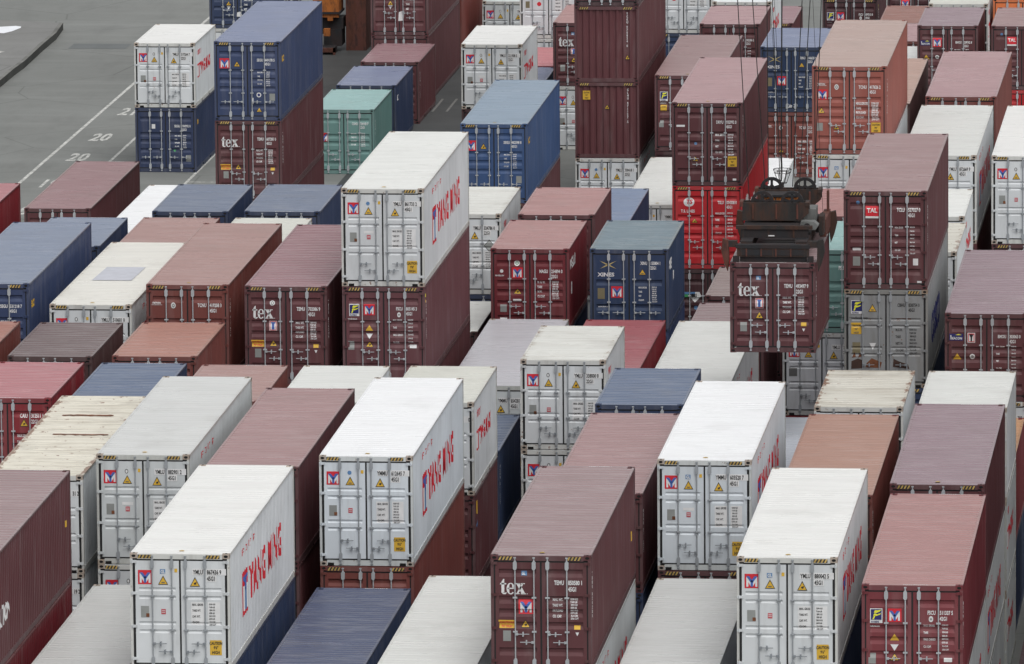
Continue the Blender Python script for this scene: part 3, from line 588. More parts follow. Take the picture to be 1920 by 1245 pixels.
def m_casting(h, L, ix, iy, iz):
    H = HT[h]; Ly = LEN[L]; b = MB(); hx, hy, hz = .178, .162, .118
    x0 = 0 if ix == 0 else W - hx; y0 = 0 if iy == 0 else Ly - hy; z0 = 0 if iz == 0 else H - hz
    b.box(x0, x0 + hx, y0, y0 + hy, z0, z0 + hz, M_PAINT)
    K = MATS['hole_shade']; yf = y0 - .002 if iy == 0 else y0 + hy + .002  # flat dark discs paint the shade inside the casting openings
    cx, cz = x0 + hx / 2, z0 + hz / 2
    pl = [(cx + .052 * math.cos(t * math.pi / 5), yf, cz + .034 * math.sin(t * math.pi / 5)) for t in range(10)]
    b.poly(pl if iy == 0 else pl[::-1], K)
    xs = x0 - .002 if ix == 0 else x0 + hx + .002; cyy = y0 + hy / 2
    pl = [(xs, cyy + .045 * math.cos(t * math.pi / 5), cz + .034 * math.sin(t * math.pi / 5)) for t in range(10)]
    b.poly(pl if ix else pl[::-1], K)
    if iz:
        b.poly([(cx + .03 * math.cos(t * math.pi / 5), cyy + .055 * math.sin(t * math.pi / 5), z0 + hz + .002) for t in range(10)], K)
    return b.mesh('corner_casting', off(L))
def m_hazard(h, L, x0):
    H = HT[h]; b = MB(); n = 4; wd = .34; z0, z1 = H - .118, H - .03
    b.poly([(x0, -.004, z0), (x0 + wd, -.004, z0), (x0 + wd, -.004, z1), (x0, -.004, z1)], MATS['ink'])
    for i in range(n):
        a = x0 + i * wd / n; s = .045
        b.poly([(a, -.008, z0), (a + .042, -.008, z0), (a + .042 + s, -.008, z1), (a + s, -.008, z1)], MATS['haz'])
    return b.mesh('hazard_stripe', off(L))
def m_pockets(h, L):  # flat dark patches paint the shade inside the sill slots
    b = MB()
    for x0, x1 in ((.20, .36), (W - .36, W - .20)): b.poly([(x0, -.003, .01), (x1, -.003, .01), (x1, -.003, .085), (x0, -.003, .085)], MATS['hole_shade'])
    return b.mesh('sill_slots', off(L))
def front_decal(layers, sty, h, L, extra=0.):
    b = MB(); pts = door_profile(sty, h) if sty != 'e' else [(0, 0), (HT[h], 0)]
    for i, ly in enumerate(layers):
        o = .005 + .004 * i
        if sty != 'e': drape(b, ly, pts, 1, lambda x, z, d: (x, YD + d - o, z))
        else:
            for poly, mt in ly: b.poly([(x, .03 - o, z) for x, z in poly], MATS[mt])
    return b.mesh('decal', off(L))
def side_decal(layers, h, L):
    b = MB(); pts = side_profile(L)
    for i, ly in enumerate(layers):
        o = .005 + .004 * i
        drape(b, ly, pts, 0, lambda y, z, d: (W - .012 - d + o, y, z))
    return b.mesh('side_decal', off(L))
def lite_mesh(h, L):
    H = HT[h]; Ly = LEN[L]; b = MB(); P = M_PAINT
    for x in (0, W - .07):
        for y in (0, Ly - .12): b.box(x, x + .07, y, y + .12, 0, H - .002, P)
    b.box(.07, W - .07, .0, .10, H - .13, H - .008, P); b.box(.07, W - .07, 0, .1, .005, .15, P); b.box(.07, W - .07, Ly - .10, Ly, H - .13, H - .008, P); b.box(.07, W - .07, Ly - .1, Ly, .005, .15, P)
    for x0, x1 in ((.004, .06), (W - .06, W - .004)): b.box(x0, x1, .12, Ly - .12, H - .075, H - .006, P); b.box(x0, x1, .12, Ly - .12, .01, .165, P)
    pts = side_profile(L)
    for (a, da), (c, dc) in zip(pts[1:], pts[2:-1]):
        for rr in (0, 1):
            xa, xc = (W - .012 - da, W - .012 - dc) if rr else (.012 + da, .012 + dc); q = [(xa, a, .16), (xc, c, .16), (xc, c, H - .07), (xa, a, H - .07)]
            b.poly(q if rr else q[::-1], P)
    b.poly([(.062, .1, H - .02), (W - .062, .1, H - .02), (W - .062, Ly - .1, H - .02), (.062, Ly - .1, H - .02)], P)
    b.poly([(.07, .04, .14), (W - .07, .04, .14), (W - .07, .04, H - .12), (.07, .04, H - .12)], P); b.poly([(.07, Ly - .04, H - .12), (W - .07, Ly - .04, H - .12), (W - .07, Ly - .04, .14), (.07, Ly - .04, .14)], P)
    for x in (.57, 1.04, 1.37, 1.84): b.tube((x, -.005, .07), (x, -.005, H - .06), .017, P, 5)
    return b.mesh('shipping_container', off(L))

BASE_AGE = 0
def container(cid, h, sty, body, roof, marks, label, x, y, z, L, far):
    H = HT[h]; Ly = LEN[L]; rnd = random.Random(hash_s(cid)); bc = body_col(BODY[body]); white = sty in 'wg'
    wear = {'w': .46, 'g': .95 if cid == 'AD' else .45}.get(sty, .30)
    if 'dirt' in marks or 'dia' in marks or 'rust' in marks: wear = .75
    jit = rnd.uniform(.96, 1.04); bc = tuple(c * jit for c in bc)
    col = (*bc, wear)
    t = bpy.data.objects.new('shipping_container', None); C.objects.link(t); t.empty_display_size = .3
    t.location = (x + W / 2, y + Ly / 2, z); t['label'] = label; t['category'] = 'container'; t['group'] = 'shipping containers stacked in the yard'
    if rnd.random() < .5: t.rotation_euler.z = R(rnd.uniform(-.12, .12))
    key = (sty, h, L)
    link('frame', cached(('fr', sty in 'wg', h, L), lambda: m_frame(sty, h, L)), t, (*[c * .82 + .022 for c in bc], wear) if not white else (*[c * .90 * f_ for c, f_ in zip(bc, (1, .97, .91))], min(1, wear + .45)))
    rc = roof_col(ROOF[roof]) if roof in ROOF else tuple(min(.85, c * 1.15 + .02) for c in bc)
    rw = {'rust': 1.0, 'wdirty': .62, 'wrust': .85, 'wpatch': .35, 'rsalmon': .45, 'wcream': .35, 'rmaroon3': .4, 'rslate3': .45}.get(roof, .16 if roof in ('wbright', 'wclean', 'wblue2', 'wblue') else .24)
    pitch, dep = (.33, .036) if roof in RIB33 else ((.29, .012) if white else (.26, .026))
    if roof in ('rtan2', 'rbeige', 'rsky', 'rblue4', 'rred2', 'wblue2', 'wbright', 'rtan', 'rblue2'): dep = .012
    rf = link('roof', cached(('ro', h, L, pitch, dep), lambda: m_roof(h, L, pitch, dep, False)), t, (*rc, rw))
    for rt in (0, 1): 
        sw = link('side_wall', cached(('si', h, L, rt), lambda: m_side(h, L, rt)), t, (*bc, wear * .8))
        if rt:
            for nme, ly in side_marks(marks, sty, h, L).items():
                link(nme, cached(('sd', marks if ':' not in marks or sty not in 'w' else 'ym', nme, h, L), lambda: side_decal(ly, h, L)), sw)
    link('end_wall', cached(('en', h, L), lambda: m_end(h, L)), t, col)
    if not far:
        cc = tuple(.28 * a + .72 * b for a, b in zip(bc, (.30, .20, .12))) if white else tuple(a * .9 for a in bc)
        for ix in (0, 1):
            for iy in (0, 1):
                for iz in (0, 1): link('corner_casting', cached(('ca', h, L, ix, iy, iz), lambda: m_casting(h, L, ix, iy, iz)), t, (*cc, .9 if white else .4))
    else:
        cc = tuple(.28 * a + .72 * b for a, b in zip(bc, (.30, .20, .12))) if white else tuple(a * .9 for a in bc)
        for ix in (0, 1):
            for iz in (0, 1): link('corner_casting', cached(('ca', h, L, ix, 0, iz), lambda: m_casting(h, L, ix, 0, iz)), t, (*cc, .9 if white else .4))
        for ix in (0, 1):
            link('corner_casting', cached(('ca', h, L, ix, 1, 1), lambda: m_casting(h, L, ix, 1, 1)), t, (*cc, .9 if white else .4))
    if h == '5' and marks != 'side' and cid not in ('V',):
        for x0 in (.19, W - .19 - .39): link('hazard_stripe', cached(('hz', h, L, x0), lambda: m_hazard(h, L, x0)), t)
    if white: link('sill_slots', cached(('sl', h, L), lambda: m_pockets(h, L)), t)
    if sty == 'e':
        link('end_wall', cached(('ef', h, L), lambda: m_end(h, L, True)), t, col)
        num = marks.split(':')[1]
        link('serial_number', cached(('e', marks, 1), lambda: front_decal([text_polys(num, 'wht', 1.98, H - .32, .085, .8, vertical=True)], 'e', h, L)), t)
        if marks[:4] == 'end1': link('warning_sticker', cached(('e', marks, 2), lambda: front_decal(warn(1.92, 2.10, H - 2.02, H - 1.84), 'e', h, L)), t)
        else:
            link('warning_sticker', cached(('e', marks, 3), lambda: front_decal(warn(1.12, 1.32, H - 1.02, H - .84), 'e', h, L)), t)
            link('caution_sign', cached(('e', marks, 4), lambda: front_decal([rect(.30, .58, H - .66, H - .32, 'yel'), text_polys('CAUTION', 'ink', .44, H - .42, .055, .65, align='C') + text_polys("9'6\"", 'ink', .44, H - .52, .055, .7, align='C') + text_polys('HIGH', 'ink', .44, H - .62, .055, .7, align='C')], 'e', h, L)), t)
        return t
    link('door_gasket', cached(('ga', sty in 'wg', h, L), lambda: m_gasket(sty, h, L)), t)
    barc = (.30, .32, .34, .25) if white else (.40, .42, .44, .25)
    xs = (.54, 1.02, 1.355, 1.83) if white else (.59, 1.05, 1.38, 1.85)
    if sty == 'x' or marks.startswith('seg'): hs_ = [(0, -1, 1.98 if h == '2' else 2.2), (1, -1, 1.98 if h == '2' else 2.2), (2, 1, 1.98 if h == '2' else 2.2), (3, 1, 1.98 if h == '2' else 2.2)]
    elif white: hs_ = [(0, 1, 2.22 if h == '5' else 1.95), (1, -1, 2.42 if h == '5' else 2.12), (2, 1, 2.42 if h == '5' else 2.12), (3, -1, 2.22 if h == '5' else 1.95)]
    else: hs_ = [(0, 1, 1.94 if h == '5' else 1.80), (1, -1, 2.14 if h == '5' else 2.0), (2, 1, 1.94 if h == '5' else 1.80), (3, -1, 2.14 if h == '5' else 2.0)]
    D = door_marks(marks, sty, h)
    for rt in (0, 1):
        d = link('door', cached(('do', sty, h, L, rt), lambda: m_door(sty, h, L, rt)), t, col)
        for i in (0, 1) if not rt else (2, 3):
            link('locking_bar', cached(('ba', sty in 'wg', h, L, i, xs[i]), lambda: m_bar(sty, h, L, xs[i])), d, barc)
            bi, dr, dz = hs_[i]
            link('handle', cached(('ha', sty, h, L, xs[i], dr, dz), lambda: m_handle(sty, h, L, xs[i], dr, H - dz)), d, barc if not white else (.22, .24, .26, .25))
        if white or not far:
            for f in ((.20, .98, 1.80, 2.60) if h == '5' else (.20, .88, 1.60, 2.33)):
                link('hinge', cached(('hi', h, L, rt, f), lambda: m_hinge(sty, h, L, rt, H - f)), d, (*[c * (.92 if white else .85) for c in bc], wear + .2))
        for nme, sets in D.items():
            for j, ly in enumerate(sets):
                xm = [p[0] for l_ in ly for pl, _ in l_ for p in pl]
                if not xm: continue
                on_right = (min(xm) + max(xm)) / 2 > W / 2
                if on_right == bool(rt): link(nme, cached(('dm', marks, nme, j, sty, h, L), lambda: front_decal(ly, sty, h, L)), d)
    # roof paint marks
    if not white and roof not in ('-',):
        yk = 'rm%s%s' % (h, L)
        s = {'tex': 'TEMU 850580 1', 'tri': 'TCNU 417626'}.get(marks[:3], 'FSCU 511337 5')
        def rm(front):
            b = MB(); xx = 1.0 if front else 1.25; yy = .02 if front else Ly - .10
            for poly, mt in text_polys(s, 'wht', xx, yy, .075, .9): b.poly([(px, py, H - .0005) for px, py in poly], MATS[mt])
            return b.mesh('roof_number', off(L))
        if rnd.random() < .75: link('roof_number', cached((yk, s, 1), lambda: rm(False)), rf)
        if rnd.random() < .5: link('roof_number', cached((yk, s, 2), lambda: rm(True)), rf)
    if h == '5' and roof != '-' and rnd.random() < .8:
        def ym_():
            b = MB(); b.poly([(W / 2 - .05, .36, H + .003), (W / 2 + .05, .36, H + .003), (W / 2 + .07, .41, H + .003), (W / 2 + .02, .47, H + .003), (W / 2 - .02, .47, H + .003), (W / 2 - .07, .41, H + .003)], MATS['haz']); return b.mesh('roof_mark', off(L))
        link('roof_mark', cached(('ry', h, L), ym_), rf)
    return t
def hash_s(s):
    v = 7
    for c in s: v = (v * 131 + ord(c)) % 1000003
    return v

YARD="""
@-35.347 194.268 0.569 40
.|5|s
m2|5|s|dred|-|side|dark red container under the maroon one at the left edge of the photo
M|5|s|maroon|rmaroon|sideM|tall maroon container cut by the left edge, above the dark red one
@-32.524 195.478 0.564 40
.|5|s
L|2|w|white|wgrey|-|long white container roof at bottom left, lower than the white one numbered 867436
@-29.703 195.303 0.565 40
.|5|s
a2|5|s|navy|-|-|navy container right beneath the white container numbered 867436
A|5|w|white|wclean|ym:YMLU:867436 9:45G1:GL|near white container numbered 867436 with red and blue lettering on its side
@-26.721 195.389 0.565 40
.|5|s
I|2|s|navy|rslate|-|slate blue roofed container at the bottom edge between two white roofs
@-23.823 195.622 0.564 40
.|5|s
J|5|w|white|woff|-|white roofed container left of the maroon one numbered 850580
@-20.93 195.604 0.564 40
.|5|s
f2|5|w|lgrey|-|yside|pale grey container directly under the maroon one numbered 850580
F|5|s|maroon|rmaroon|tex:TEMU:850580 1:45G1|near maroon container numbered 850580 with big white tex lettering
@-17.926 195.612 0.564 40
.|5|s
K|5|w|white|wgrey|-|white roofed container at the bottom edge, left of the one numbered 880042
@-14.965 195.683 0.563 40
.|5|s
e2|5|s|navy|-|-|dark container hidden under the near white one numbered 880042
E|5|w|white|wclean|ym:YMLU:880042 5:45G1:GL|bright white container numbered 880042, nearest of the white ones on the right
@-11.935 195.516 0.564 40
g3|2|w|lgrey|-|yside|lowest pale grey container under the maroon one numbered 511337
g2|5|w|lgrey|-|yside|pale grey container directly under the maroon one numbered 511337
G|2|s|redbrown|rpink|flo:FSCU:511337 5:42G1|red brown container numbered 511337 with a yellow flag emblem, bottom right
@-35.496 209.355 0.509 40
.|5|s
o2|2|w|white|-|num:19 2|dirty white container under the rusty cream roofed one at left
O|2|w|white|rust|num:31 2|rusty cream roofed container with dented roof at the left
@-32.643 209.1 0.51 40
.|5|s
b2|5|w|white|-|ym:YMLU:881204 3:45G1:|white container under the grey roofed one numbered 882901
B|5|w|lgrey|wgrey|ym:YMLU:882901 2:45G1:|light grey container numbered 882901, behind the one numbered 867436
@-29.813 209.146 0.51 40
s3|5|s|maroon|-|-|lowest maroon container in the stack left of the one numbered 612645
s2|5|s|maroon|-|num:0|middle maroon container in the stack left of the one numbered 612645
S|2|s|maroon|rpink2|num:8|long maroon container with ribbed pinkish roof left of the one numbered 612645
@-26.83 209.218 0.509 40
.|5|s
c2|5|s|brick|-|-|brick red container under the bright white one numbered 612645
C|5|w|wcool|wbright|ym:YMMU:612645 7:45G1:GL2|bright white container numbered 612645 with red lettering on its side
@-23.797 209.298 0.509 40
.|5|s
@-20.876 209.147 0.51 40
.|2|s
aa2|2|s|navy|-|-|dark container under the maroon ribbed roof behind the one numbered 850580
AA|2|s|maroon|rpink2|side|long maroon container with ribbed roof behind the one numbered 850580
@-18.022 209.114 0.51 40
.|5|s
d2|5|s|maroon|-|-|maroon container under the white one numbered 603520
D|5|w|wcool|wbright|ym:YMMU:603520 7:45G1:GL|bright white container numbered 603520, right of centre
@-14.933 209.275 0.509 40
.|2|s
ai2|2|s|dmaroon|-|-|dark maroon container under the tan ribbed roof
AI|2|s|brick|rtan|side|container with tan brown ribbed roof behind the one numbered 880042
@-12.051 209.309 0.509 40
h3|2|w|lgrey|-|yside|lowest grey container in the stack behind the one numbered 511337
h2|2|w|lgrey|-|yside|middle pale container with red lettering behind the one numbered 511337
H|5|s|maroon|rmauve|-|mauve roofed maroon container with hazard stripes, just behind the one numbered 511337
@-38.515 223.146 0.454 20
.|2|s
.|2|s
P|2|s|red2|rred|cai:CAIU:312511 1:22G1|red short container numbered 312511 at the left edge
@-38.472 230.316 0.425 20
.|2|s
.|2|s
r20|2|s|dbrown|rdark|-|short container with dark brown ribbed roof behind the red one numbered 312511
@-41.53 230.424 0.425 20
.|2|s
.|2|s
r19|2|s|brick|rsalmon|-|reddish brown container cut by the left edge beside the dark brown roof
@-35.564 223.124 0.454 20
.|2|s
.|2|s
Q|2|s|navy|rblue|-|short container with blue ribbed roof behind the rusty cream roof
@-35.477 230.481 0.425 20
.|2|s
.|2|s
r21|2|s|brick|rsalmon|-|short container with worn salmon ribbed roof in front of the one numbered 419208
@-32.647 222.945 0.455 20
.|2|s
.|2|s
R|2|s|brick|rtan2|-|short container with dull tan roof behind the one numbered 882901
@-32.63 230.448 0.425 20
.|2|s
@-29.748 222.95 0.455 20
.|2|s
.|2|s
T|2|w|white|woff|-|short white container partly behind the one numbered 612645, on its left
@-29.686 230.448 0.425 20
.|2|s
@-26.73 223.053 0.454 20
u3|2|s|dmaroon|-|-|lowest dark maroon container under the cream roofed short white one
u2|2|s|maroon|-|logo2|maroon container under the cream roofed short white one beside 612645
U|2|w|white|wcream|num:0:rust|short white container with cream roof, right behind the one numbered 612645
@-26.804 230.16 0.426 20
.|2|s
nv|2|s|navy|rblue|side|navy short container in the gap left of the one numbered 338000
@-23.797 223.098 0.454 20
.|2|s
@-23.761 230.453 0.425 20
.|2|s
X|2|w|white|-|ym:YMLU:336121 4:22G1:|white container under the dirty one numbered 338000
W|2|w|white|wdirty|ym:YMLU:338000 0:22G1:dirt|short white container numbered 338000 with a scratched dirty roof
@-20.935 222.981 0.455 20
.|2|s
.|2|s
Z|2|s|navy|rblue|-|short blue container with ribbed roof between the ones numbered 338000 and 603520
@-20.852 230.448 0.425 20
.|2|s
@-18.173 223.912 0.451 40
.|2|s
AJ|2|w|lgrey|wblue|-|pale blue grey roof low in the gap right of the one numbered 603520
@-14.905 222.942 0.455 20
.|2|s
.|2|s
AH|2|w|white|wrust|-|short white container with streaked rusty roof in front of the grey one numbered 830754
@-14.963 230.448 0.425 20
.|2|s
@-12.069 222.937 0.455 20
ag3|2|w|lgrey|-|yside|lowest white container in the stack of short ones at the right edge
ag2|2|w|lgrey|-|yside|middle white container in the stack of short ones at the right edge
AG|2|w|white|woff|-|short white container with clean roof behind the mauve roofed one at right
@-12.141 230.441 0.425 20
.|2|s
or|2|s|red2|rorange|side|red container with orange tan roof at the right edge
@-41.504 237.909 0.395 40
.|5|s
.|5|s
AR|5|s|blue|rblue2|seg:SEGU:531218 7:45G1|big blue container numbered 531218 with a yellow side emblem at left
@-38.453 237.932 0.395 40
.|2|s
.|2|s
AQ|5|w|white|wpatch|ym:YMLU:510601 0:45G1:dirt|white container numbered 510601 with a grey square patch on its roof
@-35.579 237.968 0.395 40
.|5|s
.|5|s
AP|5|s|brick|rtan2|tri:TCNU:419208 3:45G1|brick red container numbered 419208 with tan roof
@-32.642 237.804 0.396 40
.|5|s
.|5|s
AO|5|s|maroon|rpink3|tex2:TEMU:702086 9:45G1|maroon container numbered 702086 with tex lettering and pink ribbed roof
@-29.76 237.883 0.395 40
.|5|s
am2|5|s|maroon|-|-|maroon container below the one numbered 805145
AM|5|s|maroon2|-|flo2:FSCU:805145 3:45G1|maroon container numbered 805145, beneath the tall white one numbered 861733
AL|5|w|white|wclean2|ym:YMLU:861733 2:45G1:GL2|tallest white container at the centre, numbered 861733, red lettering on its side
@-26.699 237.842 0.395 40
.|5|s
V|5|w|lgrey|wblue2|ym:YMMU:654281 0:45G1:|long white container with flat bluish roof behind the one numbered 338000
@-23.725 237.841 0.395 40
.|5|s
Y|5|s|red2|rred2|-|long container with red roof in front of the navy one numbered 155804
@-20.847 237.747 0.396 40
.|5|s
AB|5|w|white|woff|yside|long white roofed container left of the hanging one
@-17.908 237.898 0.395 40
.|2|s
@-15.04 238.056 0.395 40
.|5|s
ad2|5|s|navy|-|-|navy container under the rust stained grey one numbered 830754
AD|5|g|grey|-|cro:CBHU:830754 0:45G1|rust stained grey container numbered 830754
AE|5|s|maroon|rmaroon2|tal:TCLU:527027 0:45G1|maroon container numbered 527027 with red TAL label, on top of the grey one
@-12.068 237.596 0.396 40
.|2|s
af2|5|w|white|-|num:703 4|white container under the maroon one numbered 303063
AF|2|s|maroon|rmauve|bea:BMOU:303063 0:42G1|maroon container numbered 303063 cut by the right edge
@-41.504 251.546 0.341 20
.|2|s
.|2|s
AS|2|s|navy|rblue2|-|short blue roofed container behind the one numbered 531218
@-38.563 251.645 0.34 20
.|2|s
.|2|s
AT|2|s|brick|rtan2|-|short container with tan brown roof behind the one numbered 510601
@-38.521 259.189 0.31 20
.|2|s
.|2|s
AV|2|s|navy|rslate2|-|left one of the two short slate blue roofs side by side near the yard lane
@-35.619 251.697 0.34 20
.|2|s
.|2|s
AX|2|w|white|wcream|-|cream white roof mostly hidden behind the ones numbered 419208 and 702086
@-35.574 259.307 0.31 20
.|2|s
.|2|s
AW|2|s|navy|rslate2|-|right one of the two slate blue roofs, left of the tall white one numbered 861733
@-32.63 251.698 0.34 20
.|2|s
@-29.714 251.511 0.341 20
.|2|s
wr|2|s|dmaroon|woff|-|small white roof low in the gap left of the red one numbered 254894
@-29.717 259.055 0.311 20
.|2|s
bp2|2|s|navy|-|-|navy container under the white one numbered 324786
BP|2|w|white|wdirty|ym:YMLU:324786 0:22G1:dia|white container numbered 324786 with a scuffed roof, behind the tall white one
@-26.843 251.651 0.34 20
.|2|s
.|2|s
BR|2|s|dred|rpink|mag:MAGU:254894 0:22G1|dark red short container numbered 254894
@-26.74 259.011 0.311 20
.|2|s
.|2|s
BQ|2|s|maroon|rpink|-|short pink roofed container behind the dark red one numbered 254894
@-23.767 251.717 0.34 20
.|2|s
.|2|s
BT|2|x|navy2|rslate3|xin:XINU:155804 1:22G1|dark navy short container numbered 155804 with XINES lettering
@-23.797 259.048 0.311 20
.|2|s
@-20.822 251.556 0.341 20
.|2|s
q2|2|s|maroon|rmaroon|-|lower of two maroon ribbed roofs just left of the hanging container
@-20.791 259.178 0.31 20
.|2|s
q1|2|s|maroon|rgreybr|-|upper grey brown ribbed roof just left of the hanging container
@-17.815 251.894 0.339 20
.|2|s
AC|2|g|grey2|-|ym:YMLU:301877 5:22G1:dia|grey container with a diamond sticker below the green one
GR|2|s|green|rgreen|num2:FSU|green container half hidden behind the hanging one
@-17.764 259.144 0.31 20
.|2|s
.|2|s
DC|2|s|maroon|rpink|-|pink roof visible between the lifting frame and the one numbered 527027
@-14.854 251.641 0.34 20
.|2|s
.|2|s
DD2|2|w|white|wrust|-|narrow white rusty edged roof just right of the one numbered 527027
@-14.987 259.208 0.31 20
.|2|s
.|2|s
DD1|2|w|white|wclean2|yside|white roof right of the one numbered 527027, below the one numbered 872669
@-12.019 251.698 0.34 20
.|2|s
@-41.512 266.616 0.281 40
.|5|s
AU|5|w|white|wbright|-|white roof running between the maroon container by the lane and the slate blue roofs
@-26.7 266.508 0.281 40
.|5|s
BS|5|s|navy|rblue3|-|blue roof strip right of the short pink roof, above the navy one numbered 155804
@-17.877 266.762 0.28 40
.|5|s
.|5|s
CM|5|w|white|-|ym:YMMU:605110 2:45G1:GL|white container beneath the brick brown one numbered 417626
CL|5|s|brick2|rbeige|tri2:TCNU:417626 2:45G1|brick brown container numbered 417626 with a beige roof, upper right
@-14.953 266.733 0.28 40
.|5|s
.|5|s
CP|5|w|white|woff2|ym:YMLU:872669 9:45G1:|white container numbered 872669 behind the one numbered 527027
@-12.028 266.684 0.28 40
.|5|s
cq2|5|s|maroon|-|-|maroon container under the white one at the right edge, upper half
CQ|5|w|white|wclean|ym:YMLU:884410 6:45G1:|white container cut by the right edge in the upper half
@-23.731 281.816 0.22 40
ci|2|s|dmaroon|-|tsl|dark maroon container with a white diamond mark under the bright red one
CH|5|s|red|-|ts:TSLU:054308 0:45G1|bright red container numbered 054308 with round white emblem
CG|5|s|maroon|rpink4|dry:DRYU:932992 0:45G1|maroon container numbered 932992 on top of the bright red one
@-17.97 281.799 0.22 40
.|2|s
.|5|s
CS|5|s|dbrown|rtan3|-|tan roof strip seen just right of the brick brown one numbered 417626
@-14.962 281.468 0.221 40
.|5|s
.|5|s
CO|5|s|brick|rpink4|-|long pink roofed container behind the white one numbered 872669
@-48.604 295.383 0.166 40
AY|2|s|maroon|rmaroon3|-|long low maroon container standing by the white lane line at left
@-41.601 295.809 0.164 40
BE|5|s|maroon|-|-|lowest maroon container under the one numbered 607281
BD|5|s|maroon|-|tex3:TEMU:607281 0:45G1|maroon container numbered 607281 with tex lettering, under a blue one
BC|5|s|blue|rblue4|seg2:SEGU:449178 5:45G1|tall blue container numbered 449178 at the top of the stack, upper left
@-32.562 295.326 0.166 40
BO|5|s|maroon|-|-|maroon container under the light blue roofed one numbered 482598
BN|5|s|blue2|rsky|seg:SEGU:482598 8:45G1|blue container numbered 482598 with a sky blue roof
@-26.668 295.258 0.166 40
w5|5|w|white|wclean2|ym:YMMU:610025 8:45G1:|white roof low in the gap left of the maroon one numbered 932992
@-23.724 295.232 0.167 40
w4|5|w|white|wbright|-|white roof low in the gap behind the crane ropes
@-29.752 309.581 0.109 40
BW|2|w|white|-|ym:YMLU:330418 1:22G1:GL2|white container at the bottom of the stack of maroon end walls
BV|5|e|maroon|-|end2:CLHU 471127 5|maroon ribbed end wall, lower of two, with a yellow caution sign
BU|5|e|maroon|-|end1:TCKU 970824 0|maroon ribbed end wall, upper of two, stained with soot
BX|5|s|dmaroon|-|-|dark container bottom at the top edge above the maroon end walls
@-26.7 309.396 0.11 40
.|5|s
CF|5|s|maroon|rmaroon2|flo3:FSCU:801230 4:45G1|maroon container with yellow flag emblem behind the one numbered 932992
@-48.688 323.419 0.054 20
BA|2|s|navy3|-|seg3:SEGU:194992 0:22G1|short navy container numbered 194992 standing on the asphalt
BB|2|w|white|wclean|ym:YMLU:319264 7:22G1:dirt|short white container on top of the navy one by the lane
@-41.511 323.202 0.055 20
BH|2|s|green|rgreen|grn:CAXU:220183 7:22G1|short green container standing on the asphalt
@-41.511 330.69 0.025 20
BI|2|s|navy|rblue5|sidelogo|short blue container behind the green one
@-41.432 338.264 -0.005 20
BJ|2|s|maroon|rpink5|side|short maroon container behind the short blue one, upper left of centre
@-35.608 323.499 0.054 20
bm2|2|s|dmaroon|-|-|dark container under the short white one above the sky blue roof
BM|2|w|white|wclean|ym:YMLU:321908 5:22G1:|short white container with scratched roof above the sky blue roof
@-35.575 330.548 0.026 20
x1|2|s|navy|rblue5|-|small blue roof patch between the short white one and a maroon tex one
@-35.575 337.2 -0.001 20
x2|2|s|red2|rsalmon2|-|small salmon red roof patch right of the short white one
@-32.652 330.692 0.025 20
BZ|2|w|white|-|ym:YMLU:337002 9:22G1:|white container under the far maroon one with tex lettering
BY|2|s|maroon|rpink|tex:TEMU:488210 6:22G1|far maroon container with tex lettering left of the maroon end walls
@-23.682 323.085 0.055 20
CK|2|s|brick|-|tri:TCNU:212085 7:22G1|brick red container below the far navy one behind the ropes
CJ|2|x|navy2|rblue4|xin:XINU:146620 9:22G1|far navy container with XINES lettering behind the crane ropes
@-26.685 330.487 0.026 20
.|2|s
CD|2|s|maroon|rpink4|fsc:FSCU:302306 5:22G1|short pink roofed maroon container at the top, left of the ropes
@-17.878 330.246 0.027 20
.|2|s
CN|2|s|maroon|rmauve|bea2:BMOU:209762 8:22G1|maroon container with mauve roof and white emblem at top right
@-14.909 330.223 0.027 20
cr2|2|s|red|-|-|bright red container under the far one with TAL label at the right edge
CR|2|s|maroon|rmaroon2|tal:TCLU:610337 2:22G1|far maroon container with red TAL label cut by the right edge
@-41.758 344.7 -0.031 40
BL|5|s|maroon|-|side|maroon container at the bottom of the far stack behind the short maroon one
BK|5|s|maroon|-|far:MAX|maroon container at the top of the far stack, white rag tied on its doors
@-49.299 349.337 -0.049 20
BG|2|w|white|wclean|-|white container almost hidden under the navy one at the top edge
BF|2|s|navy|-|far:MAX|navy container at the top edge left of the tall blue one
@-35.345 343.845 -0.027 20
ca0|5|w|white|-|-|white container under the pale grey doors at the top centre
CA2|5|w|white|wclean|far2|white container with closed doors at the top centre, right of two
@-38.63 359.634 -0.09 20
CA1|2|w|lgrey|-|ym:YMLU:302219 0:22G1:|pale grey container at the top centre, left of two
@-29.821 345.889 -0.035 20
cc0|5|s|navy|-|-|navy container sliver under white doors at the top, right of the maroon end walls
CC|5|w|white|-|far2|white doors at the top edge between the maroon end walls and the ropes
@-26.752 338.045 -0.004 20
.|2|s
CE|2|w|white|-|yside|white container at the top edge with a red lettered side behind the ropes
@-26.663 349.553 -0.05 20
pr|5|s|maroon|rpink5|-|small pink roof patch at the top behind the ropes
@-23.55 358.385 -0.085 20
CU|5|s|dmaroon|-|flo:FSCU:899213 8:45G1|far dark maroon container with yellow flag emblem at the top edge
@-21.248 367.772 -0.123 20
CV|5|s|dmaroon|-|far3|far maroon container bottom at the top edge behind a tan roof
@-20.736 352.421 -0.061 20
CT1|2|s|brick|rbrick|-|brown roof patch at the top, behind the brick brown container numbered 417626
@-20.758 346.062 -0.036 20
CT2|2|s|brick|rpink4|-|dusty pink roof patch in front of the brown roof patch at the top
@-20.425 338.112 -0.004 20
wz|2|w|white|wclean|-|tiny white roof patch between the brick brown one and the far one with white emblem
@-17.818 337.615 -0.002 20
.|2|s
CW|2|w|white|wcream|yside|white container roof at the top edge behind the mauve one
@-15.247 339.376 -0.009 20
.|2|s
CX|2|s|orange|rorange|-|orange container at the top right corner
@-41.758 357.6 -0.082 40
.|5|s
